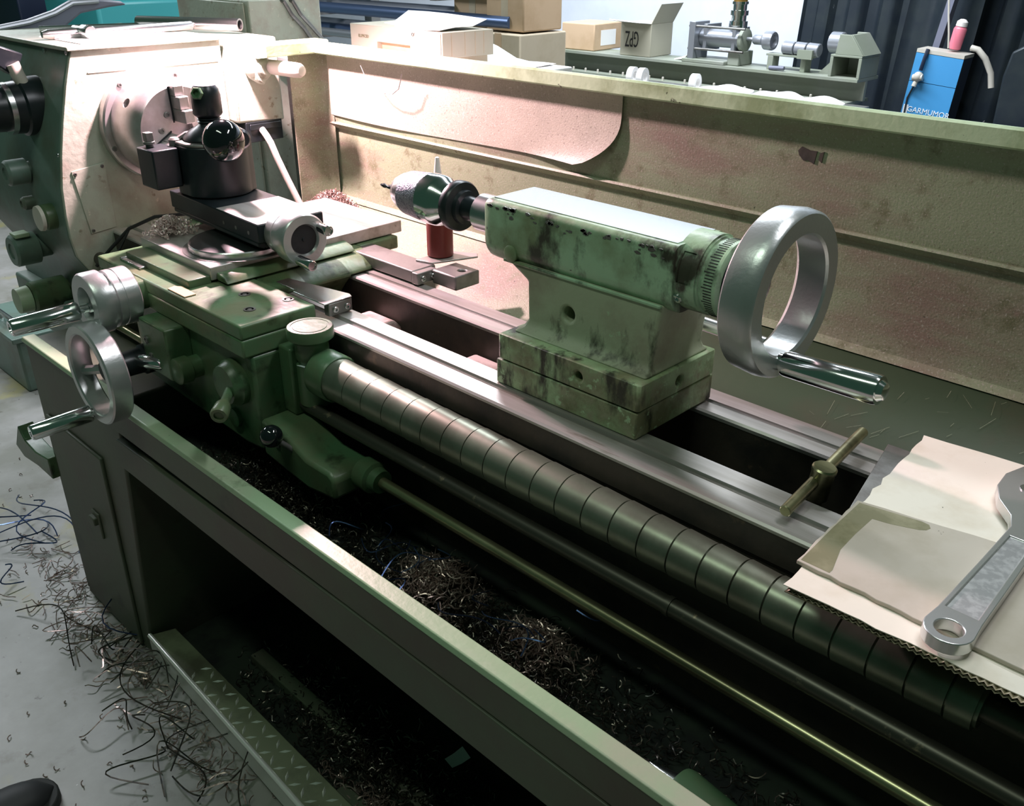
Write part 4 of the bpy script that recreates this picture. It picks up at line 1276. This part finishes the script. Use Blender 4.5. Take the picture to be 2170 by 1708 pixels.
for dx in (.03, .075, .11, .14):
    m = MB(); m.xf = Rt; m.box(0, .0012, dx, dx + .0015, .35, .405)
    P('fold_line', m, M_cardt, tb, tbo)
bx_ = MB(); bx_.xf = Rt; bx_.box(-.40, -.012, .005, .165, .315, .3445)
O('flat_box', bx_, M_cardt, 'flat carton under the cardboard tray on the workbench', 'box', bevel=0.002)
m = MB(); m.xf = Rt
m.sheet([[(x, y, .412 + .006 * math.sin(7 * x + 20 * y) + (.02 if y > .12 else 0)) for y in (.01, .06, .12, .17)] for x in (-.36, -.27, -.18, -.09, -.02)], .001, (0, 0, -1))
O('paper_sheet', m, M_paper, 'white papers lying on the cardboard tray', 'paper')
m = MB()
m.sheet([[(x, y, .3165 + .05 * math.exp(-((x + 1.99) / .07) ** 2 - ((y - 1.92) / .05) ** 2) + .002 * (1 + math.sin(31 * x) * math.sin(23 * y))) for y in [1.84 + .012 * j for j in range(11)]] for x in [-2.40 + .05 * i for i in range(14)]], .0008, (0, 0, -1))
O('plastic_sheet', m, M_paper, 'crumpled white plastic sheeting heaped on the workbench', 'sheet')

# rack of pipes
rk = T('pipe_rack', 'steel rack holding long pipes behind the cabinet', 'rack', (-3.9, 3.0, FLOOR))
for x in (-4.35, -3.35):
    m = MB(); m.box(x - .03, x + .03, 3.32, 3.38, FLOOR, .75)
    P('post', m, M_steeld, rk)
    for z in (.19, .30, .41, .55):
        m = MB(); m.box(x - .02, x + .02, 2.92, 3.33, z - .035, z - .02)
        P('arm', m, M_steeld, rk)
random.seed(4)
cols = [M_pipel, M_pipe, M_pipel, M_pipe]
names = ['pale', 'blue-grey', 'pale', 'blue-grey']
lv_ = ['lowest', 'second', 'third', 'top']
for i, z in enumerate((.19, .30, .41, .55)):
    for j in range(3):
        r = .020 + .006 * ((i + j) % 3)
        m = MB(); m.cyl((-4.9 + .1 * j, 2.97 + .11 * j, z - .02 + r), (-3.05 + .07 * ((i * 2 + j) % 3), 2.97 + .11 * j, z - .02 + r), r, n=16)
        O('rack_pipe', m, cols[(i + j) % 4], '%s pipe, %s on the %s level of the pipe rack' % (names[(i + j) % 4], ('frontmost', 'middle', 'rearmost')[j], lv_[i]), 'pipe', group='pipes on the rack')

tm = T('teal_machine', 'teal machine in the far left background with yellow plate', 'machine', (-5.9, 2.5, FLOOR))
m = MB(); m.box(-6.3, -5.55, 2.35, 2.9, FLOOR, .30)
m.box(-6.1, -5.8, 2.4, 2.8, .30, .55)
P('machine_body', m, M_teal, tm, bevel=0.02)
m = MB(); m.prism([(-5.86, .30), (-5.66, .30), (-5.70, .42), (-5.80, .42)], 'Y', 2.335, 2.35)
yp = P('yellow_plate', m, M_yellow, tm)
for z in (.34, .38):
    m = MB(); m.cyl((-5.755, 2.338, z), (-5.755, 2.330, z), .012, n=12)
    P('plate_bolt', m, M_ink, tm, yp)
dkc = MB(); dkc.box(-7.6, -6.6, 2.3, 3.0, FLOOR, .62)
O('dark_cabinet', dkc, M_bluedark, 'dark cabinet beyond the teal machine', 'cabinet', bevel=0.01)

# stacked cartons
SB = [(-3.30, -3.06, 3.0, 3.25, .122, .42, M_cardi, 'tan carton on the left of the stack beside the light wall'),
      (-3.05, -2.83, 2.96, 3.20, .272, .52, M_cardi, 'pale carton highest in the stack beside the light wall'),
      (-3.08, -2.82, 2.93, 3.22, FLOOR, .265, M_cardt, 'tall carton at the bottom of the stack, right side'),
      (-3.32, -3.09, 2.97, 3.3, FLOOR, .115, M_cardt, 'tall carton at the bottom of the stack, left side')]
for x0, x1, y0, y1, z0, z1, mm, lab in SB:
    t = T('carton', lab, 'box', ((x0 + x1) / 2, (y0 + y1) / 2, z0), 'cartons stacked by the wall')
    m = MB(); m.box(x0, x1, y0, y1, z0, z1)
    b_ = P('carton_body', m, mm, t, bevel=0.006)
    m = MB(); m.box((x0 + x1) / 2 - .02, (x0 + x1) / 2 + .02, y0 - .0012, y0, z0 + .01, z1)
    P('packing_tape', m, M_cardt if mm is M_cardi else M_cardi, t, b_)

# beam bench
bb = T('beam_bench', 'long grey-green steel I-beam bench behind the splash guard', 'bench', (-2.8, 4.25, FLOOR))
m = MB(); m.box(-3.72, -1.90, 4.15, 4.36, .048, .064)
P('top_flange', m, M_benchg, bb, bevel=0.002)
m = MB(); m.box(-3.72, -1.90, 4.235, 4.255, -.038, .048)
wbm = P('web', m, M_benchg, bb)
m = MB(); m.box(-3.74, -1.93, 4.13, 4.36, -.052, -.038)
bfl = P('bottom_flange', m, M_benchg, bb, bevel=0.002)
for i in range(18):
    x = -3.66 + i * .088 + (.05 if i > 8 else 0)
    m = MB(); m.rev((x, 4.15, -.038), (0, 0, 1), [(0, .006), (.016, .006), (.018, .003), (.018, 0)], 8)
    P('flange_bolt', m, M_lever, bb, bfl)
for x in (-3.52, -2.80, -2.12):
    for dx in (0, .11):
        m = MB(); m.box(x + dx, x + dx + .012, 4.18, 4.32, FLOOR, -.052)
        P('leg', m, M_benchg, bb)
    m = MB(); m.box(x, x + .12, 4.245, 4.257, FLOOR, -.052)
    P('leg_web', m, M_benchg, bb)
# right end frame with gussets
m = MB(); m.prism([(-2.13, .064), (-2.04, .064), (-2.04, .155)], 'Y', 4.22, 4.235)
P('gusset', m, M_benchg, bb)
m = MB()
m.box(-2.05, -2.035, 4.16, 4.34, .064, .15); m.box(-1.915, -1.90, 4.16, 4.34, .064, .15); m.box(-2.05, -1.90, 4.16, 4.34, .15, .16); m.box(-2.035, -1.915, 4.32, 4.334, .064, .15)
P('end_frame', m, M_benchg, bb, bevel=0.002)
m = MB(); m.prism([(-2.03, .16), (-1.895, .16), (-1.965, .245), (-2.02, .245)], 'Y', 4.16, 4.17)
m.prism([(-2.03, .16), (-1.895, .16), (-1.965, .245), (-2.02, .245)], 'Y', 4.33, 4.34)
m.hexa([(-1.905, 4.17, .16), (-1.893, 4.17, .16), (-1.893, 4.33, .16), (-1.905, 4.33, .16)], [(-1.975, 4.17, .245), (-1.963, 4.17, .245), (-1.963, 4.33, .245), (-1.975, 4.33, .245)])
P('roller_bracket', m, M_benchg, bb, bevel=0.002)
m = MB(); m.rev((-2.085, 4.22, .205), (1, 0, 0), [(0, .04), (.004, .045), (.055, .045), (.06, .04)], 28)
P('end_roller', m, M_pipel, bb)
# small roller support
m = MB(); m.box(-2.39, -2.36, 4.2, 4.26, .064, .125); m.box(-2.215, -2.19, 4.2, 4.26, .064, .135); m.box(-2.40, -2.17, 4.2, 4.26, .125, .135)
rs_ = P('roller_stand', m, M_benchg, bb, bevel=0.002)
for k in range(3):
    m = MB(); m.cyl((-2.32 + .063 * k, 4.22, .165), (-2.32 + .063 * k + .058, 4.22, .163), .030, n=24, ch=.003)
    P('roller', m, M_pipel, bb, rs_)
m = MB(); m.box(-2.225, -2.15, 4.175, 4.19, .125, .165)
P('roller_plate', m, M_benchg, bb, rs_)
m = MB(); m.cyl((-3.86, 4.22, .062), (-3.72, 4.22, .070), .010, n=14)
sh_ = P('shaft', m, M_pipel, bb)
m = MB(); m.rev((-3.84, 4.22, .06), (1, .1, 0), [(0, .035), (.003, .048), (.03, .048), (.033, .035), (.033, .02), (0, .02)], 32, loop=True)
P('pulley', m, M_grey, bb, sh_)

# two cartons on the beam
c1 = T('carton', 'closed tan carton at the left end of the beam bench', 'box', (-3.55, 4.25, .064))
m = MB(); m.xf = Matrix.Translation((-3.575, 4.18, 0)) @ Matrix.Rotation(.05, 4, 'Z')
m.box(-.115, .115, 0, .26, .0645, .205)
cbx = P('carton_body', m, M_cardi, c1, bevel=0.006)
m = MB(); m.xf = Matrix.Translation((-3.575, 4.18, 0)) @ Matrix.Rotation(.05, 4, 'Z'); m.box(.1152, .1165, .06, .20, .09, .17)
P('paper_label', m, M_paper, c1, cbx)
c2 = T('carton', 'open-flapped carton lettered upside down on the beam bench', 'box', (-3.16, 4.25, .064))
Rg = Matrix.Translation((-3.165, 4.17, 0)) @ Matrix.Rotation(.03, 4, 'Z')
m = MB(); m.xf = Rg; m.box(-.098, .098, 0, .20, .0645, .228)
cb2 = P('carton_body', m, M_cream, c2, bevel=0.003)
m = MB(); m.xf = Rg; m.hexa([(-.098, 0, .228), (.098, 0, .228), (.098, .004, .228), (-.098, .004, .228)], [(-.115, -.085, .243), (.085, -.085, .236), (.085, -.083, .240), (-.115, -.083, .247)])
P('flap', m, M_paper, c2, cb2)
m = MB(); m.xf = Rg; m.hexa([(.094, 0, .228), (.098, 0, .228), (.098, .20, .228), (.094, .20, .228)], [(.150, .0, .325), (.153, .0, .325), (.153, .20, .325), (.150, .20, .325)])
P('flap', m, M_cream, c2, cb2)
m = text_mb('GPZ', .112, .0005, Rg @ Matrix.Translation((-.022, -.0015, .152)) @ Matrix.Rotation(math.radians(90), 4, 'X') @ Matrix.Rotation(math.pi, 4, 'Z') @ Matrix.Diagonal((.42, 1, 1, 1)))
P('printed_text', m, M_ink, c2, cb2)
gp = MB(); gp.sheet([[(-2.93, 4.2, .068), (-2.93, 4.28, .070)], [(-2.87, 4.2, .075), (-2.87, 4.28, .09)], [(-2.825, 4.2, .125), (-2.825, 4.28, .14)]], .004, (0, 0, -1))
O('paper_sheet', gp, M_paper, 'folded white paper leaning on the beam bench fixture', 'paper')

# pneumatic clamping fixture on the beam
fx = T('press_fixture', 'grey press fixture with brass-topped valve on the beam bench', 'fixture', (-2.65, 4.25, .064))
m = MB(); m.box(-2.85, -2.60, 4.15, 4.34, .0645, .082)
P('base_plate', m, M_benchg, fx, bevel=0.003)
for x0, x1, z1, y in ((-2.825, -2.79, .255, 4.16), (-2.765, -2.745, .245, 4.20), (-2.60, -2.58, .235, 4.20)):
    m = MB(); m.box(x0, x1, y, y + .13, .082 if z1 > .25 else .12, z1)
    P('post', m, M_pipel, fx, bevel=0.002)
m = MB(); m.cyl((-2.79, 4.24, .18), (-2.56, 4.24, .18), .042, n=32, ch=.003)
cy_ = P('cylinder', m, M_pipel, fx)
m = MB(); m.rev((-2.56, 4.24, .18), (1, 0, 0), [(0, .03), (0, .052), (.02, .054), (.024, .045), (.024, 0)], 32)
P('end_cap', m, M_benchg, fx, cy_)
for z in (.130, .235):
    m = MB(); m.cyl((-2.83, 4.17, z), (-2.51, 4.17, z), .006, n=10)
    P('tie_rod', m, M_steeld, fx)
m = MB(); m.box(-2.60, -2.535, 4.18, 4.31, .0645, .13)
P('foot', m, M_benchg, fx, bevel=0.004)
m = MB(); m.rev((-2.535, 4.24, .187), (1, 0, 0), [(0, .009), (.035, .009), (.037, .018), (.045, .023), (.085, .023), (.09, .018), (.10, .018), (.102, .042), (.14, .044), (.148, .040), (.148, .030), (.13, .026), (.13, 0)], 32)
P('ram_cup', m, M_pipel, fx)
m = MB(); m.rev((-2.60, 4.25, .235), (0, 0, 1), [(0, .045), (.03, .045), (.031, .036), (.055, .036), (.056, .044), (.078, .044), (.08, .034), (.105, .034), (.106, .040), (.118, .040)], 20)
vl = P('valve_body', m, M_chrome, fx)
m = MB(); m.rev((-2.60, 4.25, .353), (0, 0, 1), [(0, .034), (.12, .034), (.125, .028), (.125, 0)], 24)
P('valve_top', m, M_brass, fx, vl, label='amber brass top')
sc1 = MB(); sc1.cyl((-2.355, 4.165, .075), (-2.275, 4.165, .078), .010, n=14, ch=.002)
O('small_torch', sc1, M_grey, 'small dark cylinder lying on the beam under the rollers', 'tool part')

# white sacks and rings in front of the beam
lt = T('low_table', 'low dark table in front of the beam bench', 'table', (-2.2, 3.75, FLOOR))
m = MB(); m.box(-2.95, -1.75, 3.55, 3.98, -.035, -.015)
P('table_top', m, M_steeld, lt, bevel=0.003)
for x in (-2.9, -1.8):
    for y in (3.6, 3.93):
        m = MB(); m.box(x - .02, x + .02, y - .02, y + .02, FLOOR, -.035)
        P('leg', m, M_steeld, lt)
for x, r, lab in ((-2.33, .13, 'leftmost flat white sack on the low table'), (-2.07, .12, 'middle flat white sack on the low table'), (-1.87, .105, 'rightmost flat white sack on the low table')):
    m = MB(); m.rev((x, 3.76, -.0145), (0, 0, 1), [(0, r * .8), (.012, r), (.03, r * .96), (.040, r * .7), (.044, r * .3), (.045, 0)], 24)
    m.v = [Vector((p.x, p.y, p.z + (.004 * math.sin(40 * p.x + 25 * p.y) if p.z > .0 else 0))) for p in m.v]
    O('sack', m, M_paper, lab, 'sack', group='white sacks on the low table')
for x, lab in ((-2.86, 'white ring roll at the left end of the low table'), (-2.80, 'second white ring roll from the left on the low table'), (-2.50, 'white ring roll nearest the sacks on the low table')):
    m = MB(); m.rev((x, 3.74, .030), (1, .2, 0), [(0, .025), (0, .043), (.03, .044), (.03, .025)], 24, loop=True)
    O('ring_roll', m, M_paper, lab, 'roll', group='white ring rolls')

# corrugated black sheets leaning against the wall
def corr(x0, x1, y, lean, lab, pitch=.16, z1=1.4):
    N = int((x1 - x0) / pitch * 14)
    rows = []
    for z in (FLOOR, .2, z1):
        row = []
        for i in range(N + 1):
            x = x0 + (x1 - x0) * i / N
            c = math.sin(2 * math.pi * (x - x0) / pitch)
            row.append((x + lean * (z - FLOOR), y + .030 * max(-.6, min(.6, c * 1.3)) + .05 * (z - FLOOR), z))
        rows.append(row)
    m = MB(); m.sheet(rows, .004)
    O('corrugated_sheet', m, M_corr, lab, 'metal sheet', group='black corrugated sheets')
corr(-2.62, -2.02, 4.80, .02, 'black corrugated sheet standing behind the roller end of the beam bench', .17)
corr(-2.06, -1.72, 4.72, .05, 'black corrugated sheet between the beam bench and the blue box', .30)
corr(-1.78, -1.28, 4.86, .06, 'black corrugated sheet directly behind the blue box', .19)
corr(-1.30, -.55, 4.78, .05, 'black corrugated sheet at the right edge, beyond the blue box', .22)
m = MB(); m.hexa([(-1.905, 4.55, FLOOR), (-1.88, 4.55, FLOOR), (-1.88, 4.60, FLOOR), (-1.905, 4.60, FLOOR)], [(-1.66, 4.62, 1.1), (-1.625, 4.62, 1.1), (-1.625, 4.67, 1.1), (-1.66, 4.67, 1.1)])
O('leaning_post', m, M_grey, 'slim grey post leaning beside the blue box', 'post')

# blue welding set
bw = T('welding_set', 'bright blue welding power box with white lettering', 'welder', (-1.66, 4.45, FLOOR))
Rw = Matrix.Translation((-1.745, 4.42, FLOOR)) @ Matrix.Rotation(math.radians(4.5), 4, 'Y') @ Matrix.Rotation(math.radians(2), 4, 'Z')
m = MB(); m.xf = Rw; m.box(-.11, .0995, 0, .12, .0, 1.130)
wbx = P('case', m, M_bluedark, bw, bevel=0.003)
m = MB(); m.xf = Rw; m.box(-.11, .10, -.004, 0, .995, 1.115)
P('front_panel', m, M_blue, bw, wbx)
m = MB(); m.xf = Rw; m.box(-.11, .10, -.004, 0, .0, .9925)
P('front_panel', m, M_blue, bw, wbx)
m = MB(); m.xf = Rw; m.box(-.11, .10, -.005, .12, 1.117, 1.132)
P('top_panel', m, M_lever, bw, wbx)
m = text_mb('GARMUMOR', .034, .0006, Rw @ Matrix.Translation((.012, -.0055, .872)) @ Matrix.Rotation(math.radians(90), 4, 'X'))
P('lettering', m, M_white, bw, wbx)
m = MB(); m.xf = Rw; m.box(-.104, -.082, -.006, -.004, .845, .890); m.box(-.08, .0, -.006, -.004, .825, .835)
P('emblem', m, M_white, bw, wbx)
m = MB(); m.xf = Rw; m.tube([(-.062, -.006, 1.135), (-.062, -.018, 1.10), (-.066, -.018, 1.045)], .009, 8)
tor = P('torch_handle', m, M_bluedark, bw)
m = MB(); m.xf = Rw; m.sph((-.068, -.022, 1.018), .022, 16); m.cyl((-.09, -.025, 1.012), (-.046, -.025, 1.018), .014, n=12); m.cyl((-.072, -.022, 1.0), (-.074, -.03, .975), .011, n=12)
P('regulator', m, M_lever, bw)
m = MB(); m.xf = Rw; m.tube([(-.078, -.01, .985), (-.095, -.01, .92), (-.09, -.01, .83), (-.06, -.02, .79), (.0, -.02, .80), (.10, -.015, .815), (.16, .0, .80), (.21, .0, .81), (.255, .02, .88)], .004, 6)
P('cable', m, M_rubber, bw)
pk = T('pink_bottle', 'pink plastic bottle with white cap standing on the blue box', 'bottle', (-1.63, 4.5, .183))
m = MB(); m.rev((-1.638, 4.5, .186), (.12, 0, 1), [(0, .020), (.003, .026), (.085, .028), (.095, .022), (.097, .018)], 24)
P('bottle_body', m, M_pink, pk)
m = MB(); m.rev((-1.6265, 4.5, .2825), (.12, 0, 1), [(0, .024), (.018, .023), (.028, .012), (.030, 0)], 24)
P('cap', m, M_nozzle, pk)
m = MB(); m.tube([(-1.70, 4.46, .45), (-1.675, 4.455, .33), (-1.655, 4.45, .25), (-1.645, 4.45, .193)], .004, 6)
O('hanging_cord', m, M_lever, 'thin pale cord coming down onto the pink bottle', 'cord')
m = MB(); m.tube([(-1.555, 4.47, .200), (-1.525, 4.47, .195), (-1.49, 4.48, .16), (-1.46, 4.50, .10), (-1.445, 4.50, .04)], .013, 10)
O('pale_hose', m, M_lever, 'short thick pale hose hanging beside the blue box', 'hose')
gb = MB(); gb.prism([(-1.37, .20), (-1.29, .25), (-1.2, .27), (-1.2, -.95), (-1.37, -.95), (-1.385, .10)], 'Y', 4.42, 4.6)
O('grey_machine', gb, M_corr, 'dark grey machine housing at the right edge of the background', 'machine', bevel=0.01)
m = MB(); m.cyl((-1.50, 4.0, -.085), (-1.36, 4.0, -.085), .014, n=14); m.cyl((-1.50, 4.0, -.07), (-1.46, 4.0, -.06), .012, n=12)
tl = O('pipe_wrench', m, M_grey, 'grey tool lying on a drum beyond the splash guard', 'tool')
dm = MB(); dm.rev((-1.46, 4.0, FLOOR), (0, 0, 1), [(0, .18), (.01, .19), (.40, .19), (.41, .195), (.43, .195), (.44, .19), (.84, .19), (.85, .18)], 32)
O('drum', dm, M_grey, 'grey drum beyond the splash guard at the right', 'drum')
